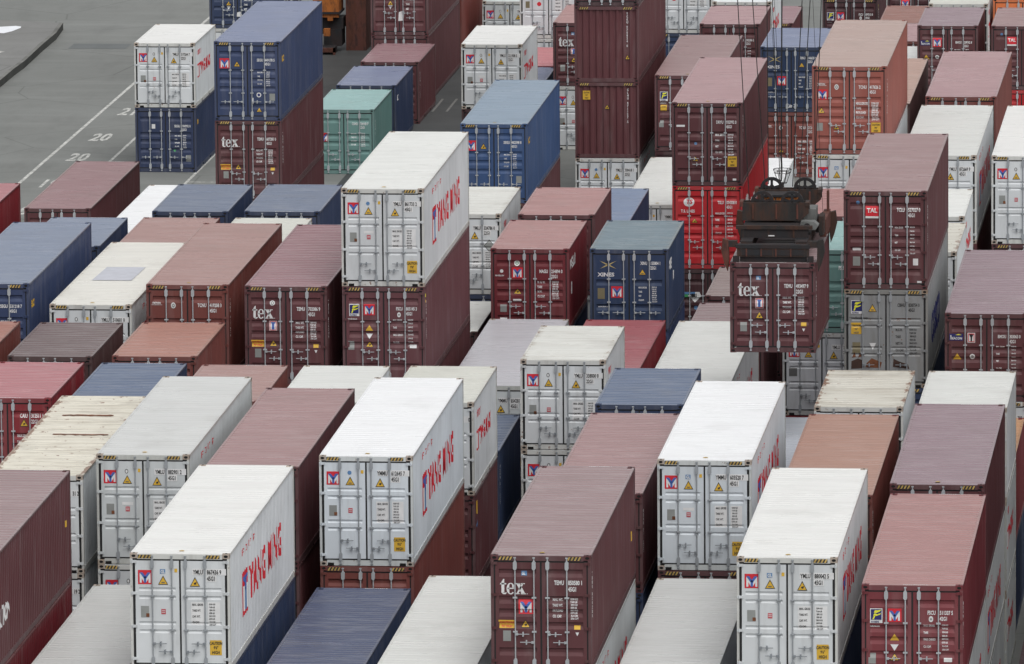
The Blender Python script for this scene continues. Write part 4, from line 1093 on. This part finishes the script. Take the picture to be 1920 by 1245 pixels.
nvk|5|s|navy|-|-|dark navy container edge at the top, between maroon and pale grey ones
@-52.222 295.652 0.165 20
AZ|2|s|red2|rred|-|bright red container side cut by the left edge by the lane
"""

LITE_COLS = ['maroon', 'navy', 'maroon', 'lgrey', 'brick', 'blue', 'maroon', 'white', 'dmaroon', 'red2']
cur = None; zz = 0; nl = 0; ROOTS = {}
for ln in YARD.strip().split('\n'):
    if ln[0] == '@':
        a = ln[1:].split(); cx, cyy, zz, L = float(a[0]), float(a[1]), float(a[2]), int(a[3]); continue
    q = ln.split('|'); h = q[1]
    if q[0] == '.':
        c = LITE_COLS[nl % len(LITE_COLS)]; nl += 1
        o = link('shipping_container', cached(('lite', h, L), lambda: lite_mesh(h, L)), None, (*body_col(BODY[c]), .4), (cx + W / 2, cyy + LEN[L] / 2, zz))
        nm = {'maroon': 'maroon', 'navy': 'navy', 'lgrey': 'pale grey', 'brick': 'brick red', 'blue': 'blue', 'white': 'white', 'dmaroon': 'dark maroon', 'red2': 'red'}[c]
        o['label'] = nm + ' container low in a stack, hidden behind and under the ones seen'; o['category'] = 'container'; o['group'] = 'hidden %s containers low in the stacks' % nm
    else:
        ROOTS[q[0]] = container(q[0], h, q[2], q[3], q[4], q[5], q[6], cx, cyy, zz, L, cyy > 245)
    zz += HT[h] + .006

def lite(x, y, h, L, c, z, lab, grp):
    o = link('shipping_container', cached(('lite', h, L), lambda: lite_mesh(h, L)), None, (*body_col(BODY[c]), .4), (x + W / 2, y + LEN[L] / 2, z))
    o['label'] = lab; o['category'] = 'container'; o['group'] = grp
for yb, n in ((195.3, 4), (209.2, 4), (223.5, 4)):  # low dark containers darken the corner; unseen outer stacks are added to shade it
    zq = .0039 * (337 - yb); lite(-8.9, yb, '2', 40, 'dmaroon', zq, 'dark low container in the shaded gap at the right edge', 'dark low containers in the gap at the right edge')
    for i in range(n): lite(-5.6, yb, '5', 40, ['maroon', 'navy', 'dmaroon', 'maroon'][i], zq + i * 2.902, 'unseen stack container added past the right edge to shade the gap', 'unseen containers added outside the right edge for shade')
# extra patches on single containers
def roof_patch(cid, pts, mat, h, L, name='roof_patch'):
    b = MB(); b.poly([(x, y, HT[h] + .004) for x, y in pts], mat); link(name, b.mesh(name, off(L)), ROOTS[cid])
roof_patch('AQ', [(.55, 4.6), (1.75, 4.6), (1.80, 7.2), (.62, 7.2)], flat('grey_roof_patch', s3(190, 192, 200), .6), '5', 40)
for yy, x0, x1 in ((6.1, .7, 2.2), (9.1, .5, 1.9)):
    b = MB(); r2 = random.Random(int(yy * 10)); xs_ = [x0 + (x1 - x0) * i / 14 for i in range(15)]
    up_ = [(x, yy + r2.uniform(.02, .10), HT['2'] + .004) for x in xs_]; dn_ = [(x, yy - r2.uniform(.02, .16), HT['2'] + .004) for x in xs_]
    b.poly(up_ + dn_[::-1], MATS['rst']); link('rust_crack', b.mesh('rust_crack', off(40)), ROOTS['O'])

# ------------------------------------------------------------------ ground
SL = 0.003987
def gz(y): return SL * (337 - y)
def mat_ground(name, c, seed=0):
    mt, t, nd, lk, bs = newmat(name)
    tc = N(nd, 'ShaderNodeTexCoord')
    def vec(a, b2):
        mp = N(nd, 'ShaderNodeMapping'); lk.new(tc.outputs['Object'], mp.inputs[0]); mp.inputs[3].default_value = (a, b2, 1); mp.inputs[1].default_value = (seed, seed, 0); return mp.outputs[0]
    a = noise(nd, lk, vec(.10, .10), 1, 5, .6); b2 = noise(nd, lk, vec(.9, .25), 1, 5, .65); c3 = noise(nd, lk, vec(.06, .5), 1, 4, .6); d = noise(nd, lk, vec(7, 7), 1, 3, .7)
    col = mix(nd, lk, ramp(nd, lk, a, .3, .7, 0, .8), c, tuple(v * .80 for v in c))
    col = mix(nd, lk, ramp(nd, lk, b2, .5, .75, 0, .55), col, tuple(v * .62 for v in c))
    col = mix(nd, lk, ramp(nd, lk, c3, .52, .72, 0, .45), col, tuple(v * 1.28 for v in c))
    col = mix(nd, lk, ramp(nd, lk, d, .5, .8, 0, .35), col, tuple(v * .7 for v in c))
    # a few tar seams
    wv = N(nd, 'ShaderNodeTexVoronoi', feature='DISTANCE_TO_EDGE'); wv.inputs['Scale'].default_value = .11; lk.new(vec(1, 1), wv.inputs['Vector'])
    col = mix(nd, lk, ramp(nd, lk, wv.outputs['Distance'], 0, .006, .6, 0), col, tuple(v * .35 for v in c))
    lk.new(col, bs.inputs['Base Color']); lk.new(ramp(nd, lk, a, .3, .7, .55, .8), bs.inputs['Roughness'])
    bp = N(nd, 'ShaderNodeBump'); bp.inputs['Strength'].default_value = .25; bp.inputs['Distance'].default_value = .02; lk.new(d, bp.inputs['Height']); lk.new(bp.outputs[0], bs.inputs['Normal'])
    return mt
G_ASPH = mat_ground('worn_asphalt', s3(122, 124, 121))
b = MB(); b.poly([(-3500, -300, gz(-300)), (3500, -300, gz(-300)), (3500, 6000, gz(6000)), (-3500, 6000, gz(6000))], G_ASPH)
g = link('ground', b.mesh('ground')); g['kind'] = 'structure'
def slab(name, pts, top, mat, lift=0.0):
    b = MB(); n = len(pts)
    b.poly([(x, y, gz(y) + top) for x, y in pts], mat)
    for i in range(n):
        p, q = pts[i], pts[(i + 1) % n]; b.poly([(p[0], p[1], gz(p[1]) - .05), (q[0], q[1], gz(q[1]) - .05), (q[0], q[1], gz(q[1]) + top), (p[0], p[1], gz(p[1]) + top)], mat)
    me = b.mesh(name); o = link(name, me); o['kind'] = 'structure'; return o
slab('pavement', [(-60.4, 250), (-58.25, 300), (-58.33, 340), (-58.45, 349), (-58.5, 353), (-58.47, 356), (-58.62, 362), (-58.66, 366), (-58.93, 369.8), (-64.5, 371.5), (-90, 372), (-90, 250)], .30, mat_ground('pavement_asphalt', s3(126, 126, 124), 5))
ed = MB(); kmat = flat('dark_kerb_face', (.040, .042, .038), .85, 0, .6, .7); ktop = flat('lit_kerb_edge', (.16, .16, .15), .85, 0, .45, .8)  # dark face; top edge coloured paler than it, as the lit edge
kp = [(-58.25, 300), (-58.33, 340), (-58.45, 349), (-58.5, 353), (-58.47, 356), (-58.62, 362), (-58.66, 366), (-58.93, 369.8)]
for p, q in zip(kp, kp[1:]):
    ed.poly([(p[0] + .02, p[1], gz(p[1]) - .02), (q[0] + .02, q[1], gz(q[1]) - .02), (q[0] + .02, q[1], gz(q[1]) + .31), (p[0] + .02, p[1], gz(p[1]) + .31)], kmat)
    ed.poly([(p[0] - .16, p[1], gz(p[1]) + .312), (p[0] + .02, p[1], gz(p[1]) + .312), (q[0] + .02, q[1], gz(q[1]) + .312), (q[0] - .16, q[1], gz(q[1]) + .312)], ktop)
kb = link('kerb', ed.mesh('kerb')); kb['kind'] = 'structure'
def paintmat(name, c):
    mt, t, nd, lk, bs = newmat(name); tc = N(nd, 'ShaderNodeTexCoord')
    n = noise(nd, lk, tc.outputs['Object'], 5, 6, .7); col = mix(nd, lk, ramp(nd, lk, n, .44, .62, 0, .85), c, s3(120, 122, 118)); lk.new(col, bs.inputs['Base Color']); bs.inputs['Roughness'].default_value = .7; return mt
P_WHITE = paintmat('worn_road_paint', (.60, .60, .57))
mk = MB()
def gp(pts, z=.004, mb=mk, mat=P_WHITE): mb.poly([(x, y, gz(y) + z) for x, y in pts], mat)
rr = random.Random(3)
for x0, ya, yb, wd in ((-52.85, 250, 420, .14), (-50.2, 320, 348, .12), (-46.25, 305, 336, .12), (-39.7, 300, 356, .10)):
    y = ya
    while y < yb:
        if rr.random() > .04: gp([(x0 - wd / 2, y), (x0 + wd / 2, y), (x0 + wd / 2, y + 2), (x0 - wd / 2, y + 2)])
        y += 2
gp([(-46.25, 320.6), (-43.9, 320.6), (-43.9, 320.75), (-46.25, 320.75)])
for s, y in (('18', 311.5), ('19', 319), ('20', 326.6), ('20', 332.6), ('21', 340.6), ('22', 348)):
    for poly, mt in text_polys(s, 'wht', -52.05, y, 2.2, .27): gp(poly)
mo = link('road_markings', mk.mesh('road_markings')); mo['kind'] = 'structure'
# white painted marks on the raised pavement, and the darker trench patch
pm = MB()
def sp(pts, mat, z): pm.poly([(x, y, gz(y) + z) for x, y in pts], mat)
clean = flat('fresh_white_paint', (.80, .82, .86), .6, 0, .04)
sp([(-62.2, 366.2), (-61.0, 365.9), (-60.75, 366.6), (-60.55, 367.9), (-60.62, 368.4), (-60.9, 368.6), (-62.2, 367.9)], clean, .304)
sp([(-60.55, 359.0), (-60.1, 358.6), (-59.85, 359.2), (-60.2, 359.6)], P_WHITE, .304)
sp([(-61.5, 356.4), (-60.85, 355.6), (-60.7, 356.8), (-61.1, 357.2), (-61.5, 357.3)], flat('faded_cream_paint', (.45, .42, .34), .7), .304)
o = link('pavement_markings', pm.mesh('pavement_markings')); o['kind'] = 'structure'
pm2 = MB(); pm2.poly([(x, y, gz(y) + .006) for x, y in ((-57.6, 362.8), (-55.0, 362.8), (-55.0, 364.6), (-57.6, 364.6))], mat_ground('dark_asphalt_repair', s3(104, 108, 108), 9))
o = link('road_patch', pm2.mesh('road_patch')); o['kind'] = 'structure'
# rail-like steel strips set in dark ground beside the far stacks
dk = MB(); dmat = mat_ground('dark_asphalt', s3(70, 72, 72), 3)  # ground strips coloured darker than the asphalt around them
dk.poly([(x, y, gz(y) + .004) for x, y in ((-40.2, 300), (-35.6, 300), (-35.6, 420), (-40.2, 420))], dmat)
dk.poly([(x, y, gz(y) + .004) for x, y in ((-48.2, 344.6), (-41.9, 344.6), (-41.9, 420), (-48.2, 420))], dmat)
o = link('dark_lane', dk.mesh('dark_lane')); o['kind'] = 'structure'
rl = MB(); stl = flat('worn_steel_strip', (.20, .20, .19), .5, .2, .3)
for x0 in (-38.95, -38.35, -45.6):
    for ya, yb in ((300, 346.2), (347.0, 420)):
        rl.box(x0, x0 + .10, ya, yb, gz(ya) - .6, gz(yb) + .02, stl)
o = link('crane_rail', rl.mesh('crane_rail')); o['kind'] = 'structure'

# ------------------------------------------------------------------ hanging container with the lifting frame
hx, hy, hz0 = -17.875, 231.658, 8.272
hc = container('HOIST', '2', 's', 'maroon', 'rmaroon', 'tex:TEMU:493497 9:22G1', 'short maroon container numbered 493497 hanging from the crane lifting frame', hx, hy, hz0, 20, False)
hc.rotation_euler.z = 0; hc['group'] = 'shipping containers stacked in the yard'
def mat_rusty(name, base, amt):
    mt, t, nd, lk, bs = newmat(name); tc, oi, vec = coords(nd, lk)
    a = noise(nd, lk, vec(2.5, 2.5, .8), 1, 6, .7); bb = noise(nd, lk, vec(6, 6, 2), 1, 5, .7)
    col = mix(nd, lk, ramp(nd, lk, a, .42, .58, 0, amt), base, (.085, .030, .014)); col = mix(nd, lk, ramp(nd, lk, bb, .50, .72, 0, .85), col, (.012, .010, .010))
    lk.new(col, bs.inputs['Base Color']); lk.new(ramp(nd, lk, a, .3, .7, .55, .9), bs.inputs['Roughness']); return mt
RS = mat_rusty('greasy_rusty_steel', (.020, .017, .016), .55); DS = mat_rusty('dark_greasy_steel', (.013, .014, .017), .18); ORR = mat_rusty('old_orange_paint', (.42, .13, .02), .35); BR = mat_rusty('brown_painted_steel', (.11, .035, .025), .6); LG = flat('grey_cast_steel', (.16, .165, .16), .6, .2, .4)
hT = 2.591
def sp_part(name, fn, parent): 
    b = MB(); fn(b); return link(name, b.mesh(name), parent)
spr = bpy.data.objects.new('crane_spreader', None); C.objects.link(spr); spr.location = (hx, hy, hz0 + hT); spr.empty_display_size = .4
spr['label'] = 'greasy rusty crane lifting frame with wheels and ropes gripping the hanging maroon container'; spr['category'] = 'lifting frame'
S_ = spr
for yy in (.06, 5.74):
    def f(b, yy=yy):
        b.box(.20, 2.24, yy, yy + .26, .16, .40, RS); b.box(.16, 2.28, yy - .02, yy + .30, .40, .50, DS); b.box(.28, 2.18, yy + .06, yy + .20, .01, .16, DS); [b.box(.45 + .42 * i, .49 + .42 * i, yy - .03, yy, .17, .39, BR) for i in range(4)]; b.box(.30, 2.14, yy - .012, yy, .20, .36, DS); b.box(.30, .34, yy - .02, yy, .16, .4, RS); b.box(1.20, 1.24, yy - .02, yy, .16, .4, RS); b.box(2.10, 2.14, yy - .02, yy, .16, .4, RS)
        for x in (.08, 2.20): b.box(x, x + .17, yy, yy + .18, .0, .16, DS)
    sp_part('end_beam', f, S_)
for x in (.30, 1.86):
    sp_part('side_beam', lambda b, x=x: (b.box(x, x + .28, .32, 5.74, .20, .52, RS), b.box(x - .03, x + .31, .34, 5.70, .52, .56, DS)), S_)
def f(b):
    b.box(.28, 2.10, 1.10, 4.9, .57, .86, DS); b.box(.10, 2.28, 1.02, 1.16, .80, .90, RS); b.box(.24, 2.16, 1.06, 1.10, .55, .80, DS)
    for x in (.28, 1.0, 1.72): b.box(x, x + .05, 1.04, 1.06, .56, .80, RS)
    b.box(1.02, 1.20, 1.03, 1.055, .60, .63, MATS['wht'])
sp_part('centre_frame', f, S_)
def plate(name, x0, x1, y0, z0, z1, mt, cut):
    def f(b):
        pts = [(x0, z0), (x1 - .25, z0), (x1, z0 + .22), (x1, z1), (x0, z1)]
        b.prism(pts, 1, y0, y0 + .06, mt); b.prism(pts, 1, y0 + .42, y0 + .48, mt)
        b.box(x0 - .08, x0 + .02, y0 - .02, y0 + .50, z1 - .12, z1 + .03, BR); b.box(x1 - .10, x1 + .02, y0 - .02, y0 + .5, z1 - .1, z1 + .01, mt)
        b.box(x0 + .2, x1 - .4, y0 + .06, y0 + .42, z0, z0 + .06, mt)
        for xx in (x0 + .28, (x0 + x1) / 2, x1 - .35): b.box(xx, xx + .05, y0 - .025, y0, z0 + .05, z1 - .05, BR)
    return sp_part(name, f, S_)
fp = plate('sheave_housing', .22, 2.12, 1.90, .92, 1.44, RS, 0); rp = plate('sheave_housing', .50, 2.34, 3.95, 1.02, 1.52, RS, 0)
def wheel(b, cx_, cy__, cz_, r, mt):
    n = 22
    for ring, (ra, rb) in enumerate(((r, r * .74), (r * .30, .03))):
        for k in range(n):
            t0, t1 = 2 * math.pi * k / n, 2 * math.pi * (k + 1) / n
            P = lambda rad, t, y: (cx_ + rad * math.cos(t), y, cz_ + rad * math.sin(t))
            for y, fl in ((cy__ - .05, 1), (cy__ + .05, 0)):
                q = [P(ra, t0, y), P(ra, t1, y), P(rb, t1, y), P(rb, t0, y)]; b.poly(q if fl else q[::-1], mt)
            b.poly([P(ra, t0, cy__ - .05), P(ra, t0, cy__ + .05), P(ra, t1, cy__ + .05), P(ra, t1, cy__ - .05)], mt); b.poly([P(rb, t1, cy__ - .05), P(rb, t1, cy__ + .05), P(rb, t0, cy__ + .05), P(rb, t0, cy__ - .05)], mt)
    for k in range(5):
        t = 2 * math.pi * (k + .25) / 5; a = Vector((math.cos(t), 0, math.sin(t))); pp = Vector((-a.z, 0, a.x)) * .035; c = Vector((cx_, cy__, cz_))
        p0, p1 = c + a * r * .25, c + a * r * .78
        for dy in (-.04, .04): q = [p0 - pp, p1 - pp, p1 + pp, p0 + pp]; b.poly([(v.x, v.y + dy, v.z) for v in (q if dy < 0 else q[::-1])], mt)
for cx_, cy__, cz_, par in ((.78, 2.14, 1.42, fp), (1.63, 2.14, 1.42, fp), (.90, 4.19, 1.52, rp), (1.86, 4.19, 1.52, rp)):
    sp_part('sheave_wheel', lambda b: wheel(b, cx_, cy__, cz_, .33, DS), par)
sp_part('orange_cabinet', lambda b: (b.box(.72, 1.72, 2.75, 3.45, .90, 1.48, ORR), b.box(.68, 1.76, 2.71, 3.49, 1.48, 1.54, DS), b.box(1.10, 1.13, 2.73, 2.75, .92, 1.46, DS), b.box(.76, .79, 2.73, 2.75, .92, 1.46, DS)), S_)
sp_part('hydraulic_unit', lambda b: (b.box(1.95, 2.30, 2.3, 3.2, .86, 1.20, LG), b.prism([(1.88, .72), (2.34, .72), (2.42, .84), (2.30, .95), (1.92, .95)], 1, 1.5, 1.95, LG), b.tube((2.1, 1.48, .83), (2.1, 1.50, .83), .09, DS, 10)), S_)
sp_part('cable_reel_box', lambda b: (b.box(2.34, 2.52, 3.3, 5.4, .25, .75, BR), b.box(2.36, 2.50, 2.6, 3.3, .40, .95, RS), b.box(2.44, 2.5, 4.9, 5.2, .1, 1.35, BR)), S_)
def flip(x, y, sx, mt, up):
    def f(b):
        b.prism([(x, .62), (x + sx * .16, .66), (x + sx * .20, .30), (x + sx * .12, -.02), (x + sx * .02, -.28), (x - sx * .02, .05)], 1, y, y + .22, mt)
        b.box(min(x - sx * .25, x + sx * .05), max(x - sx * .25, x + sx * .05), y + .02, y + .20, .42, .60, RS)
    sp_part('guide_flipper', f, S_)
flip(-.05, .10, -1, BR, 0); flip(2.49, 5.6, 1, RS, 1); flip(-.05, 5.6, -1, RS, 1); flip(2.49, .10, 1, RS, 0)
def f(b):
    r1, r2, zt, zb, cx_, cy__ = .26, .12, 2.02, 1.62, 1.18, 4.6
    for r, z in ((r1, zt), (r1 * .9, zt - .10), (r2, zb)):
        for k in range(12):
            t0, t1 = math.pi * k / 6, math.pi * (k + 1) / 6; b.tube((cx_ + r * math.cos(t0), cy__ + r * math.sin(t0), z), (cx_ + r * math.cos(t1), cy__ + r * math.sin(t1), z), .012, DS, 4)
    for k in range(6):
        t0 = math.pi * k / 3; b.tube((cx_ + r1 * math.cos(t0), cy__ + r1 * math.sin(t0), zt), (cx_ + r2 * math.cos(t0), cy__ + r2 * math.sin(t0), zb), .012, DS, 4)
    b.tube((cx_, cy__, 1.5), (cx_, cy__, zb), .05, DS, 6)
sp_part('cable_basket', f, S_)
def world_at(px, py, Y):
    d = fwd + cr * ((px - 960) / 15512.0) - cu * ((py - 622.5) / 15512.0); t = Y / d.y
    return Vector((d.x * t, Y, CAM_Z + d.z * t))
M_ROPE = flat('greasy_wire_rope', (.014, .013, .013), .6)
for bx, by, tx, dy, r in ((1406, 392, 1383, 2.14, .022), (1437, 380, 1411, 2.14, .022), (1441, 345, 1438, 4.2, .020), (1463, 345, 1448, 4.2, .018), (1465, 340, 1466, 4.6, .034), (1486, 350, 1504, 4.2, .022), (1497, 380, 1519, 2.14, .022), (1527, 352, 1540, 4.2, .022), (1543, 400, 1524, 3.0, .010), (1466, 335, 1444, 4.6, .010), (1468, 335, 1452, 4.6, .010)):
    p = world_at(bx, by, hy + dy) - spr.location; q = world_at(tx, 0, hy + dy) - spr.location; e = p + (q - p) * 3.6
    b = MB(); b.tube(p, e, r * .62, M_ROPE, 6); link('hoist_rope', b.mesh('hoist_rope'), S_)

# ------------------------------------------------------------------ orange yard crane leg far behind
cr_t = bpy.data.objects.new('yard_crane', None); C.objects.link(cr_t); cr_t.location = (-45.9, 362, gz(362)); cr_t.empty_display_size = .5
cr_t['label'] = 'dirty orange and black crane leg at the top edge between the blue and maroon stacks'; cr_t['category'] = 'yard crane'
sp_part('orange_cabin', lambda b: (b.box(-.55, .62, 0, 1.6, 1.75, 4.4, ORR), b.box(-.60, .67, -.04, 1.64, 1.70, 1.80, DS)), cr_t)
def f(b):
    for x0, x1, zb in ((-.50, -.30, 1.42), (-.30, .10, 1.55), (.10, .34, 1.40), (.34, .60, 1.55)): b.box(x0, x1, .02, .30, zb, 1.70, ORR)
sp_part('orange_skirt', f, cr_t)
sp_part('bogie_frame', lambda b: (b.box(-.45, .75, .3, 1.5, 1.0, 1.5, DS), b.box(-.1, .7, .2, 1.5, .25, 1.0, DS), b.box(-.5, .2, .5, 1.2, .75, .95, RS)), cr_t)
sp_part('small_orange_box', lambda b: b.box(-.02, .26, -.5, -.2, .78, 1.10, ORR), cr_t)
def f(b):
    b.box(-.25, .55, -1.0, -.8, .12, .30, BR); b.box(-.25, -.15, -1.0, -.8, -.4, .3, BR); b.box(.45, .55, -1.0, -.8, -.4, .3, BR); b.box(-.2, .5, -1.6, -1.4, -.25, -.05, BR); b.box(-.2, .5, -.8, .2, -.1, .3, DS)
sp_part('ladder_frame', f, cr_t)
sp_part('support_post', lambda b: (b.box(-1.28, -1.20, -.6, -.5, -.02, 4.5, DS), b.tube((-1.24, -.55, .02), (-1.24, -.55, .12), .3, DS, 10)), cr_t)
sp_part('leg_column', lambda b: b.box(.85, 1.75, .6, 2.4, .0, 5.5, BR), cr_t)
def f(b):
    r5 = random.Random(9)
    for i in range(7):
        x = -2.3 + i * .16; p = [(x + r5.uniform(-.05, .05), 2 + r5.uniform(-.3, .3), 5 - k * .55) for k in range(7)]
        for a, c in zip(p, p[1:]): b.tube(a, c, .055, BR if i % 2 else LG, 6)
sp_part('hose_bundle', f, cr_t)
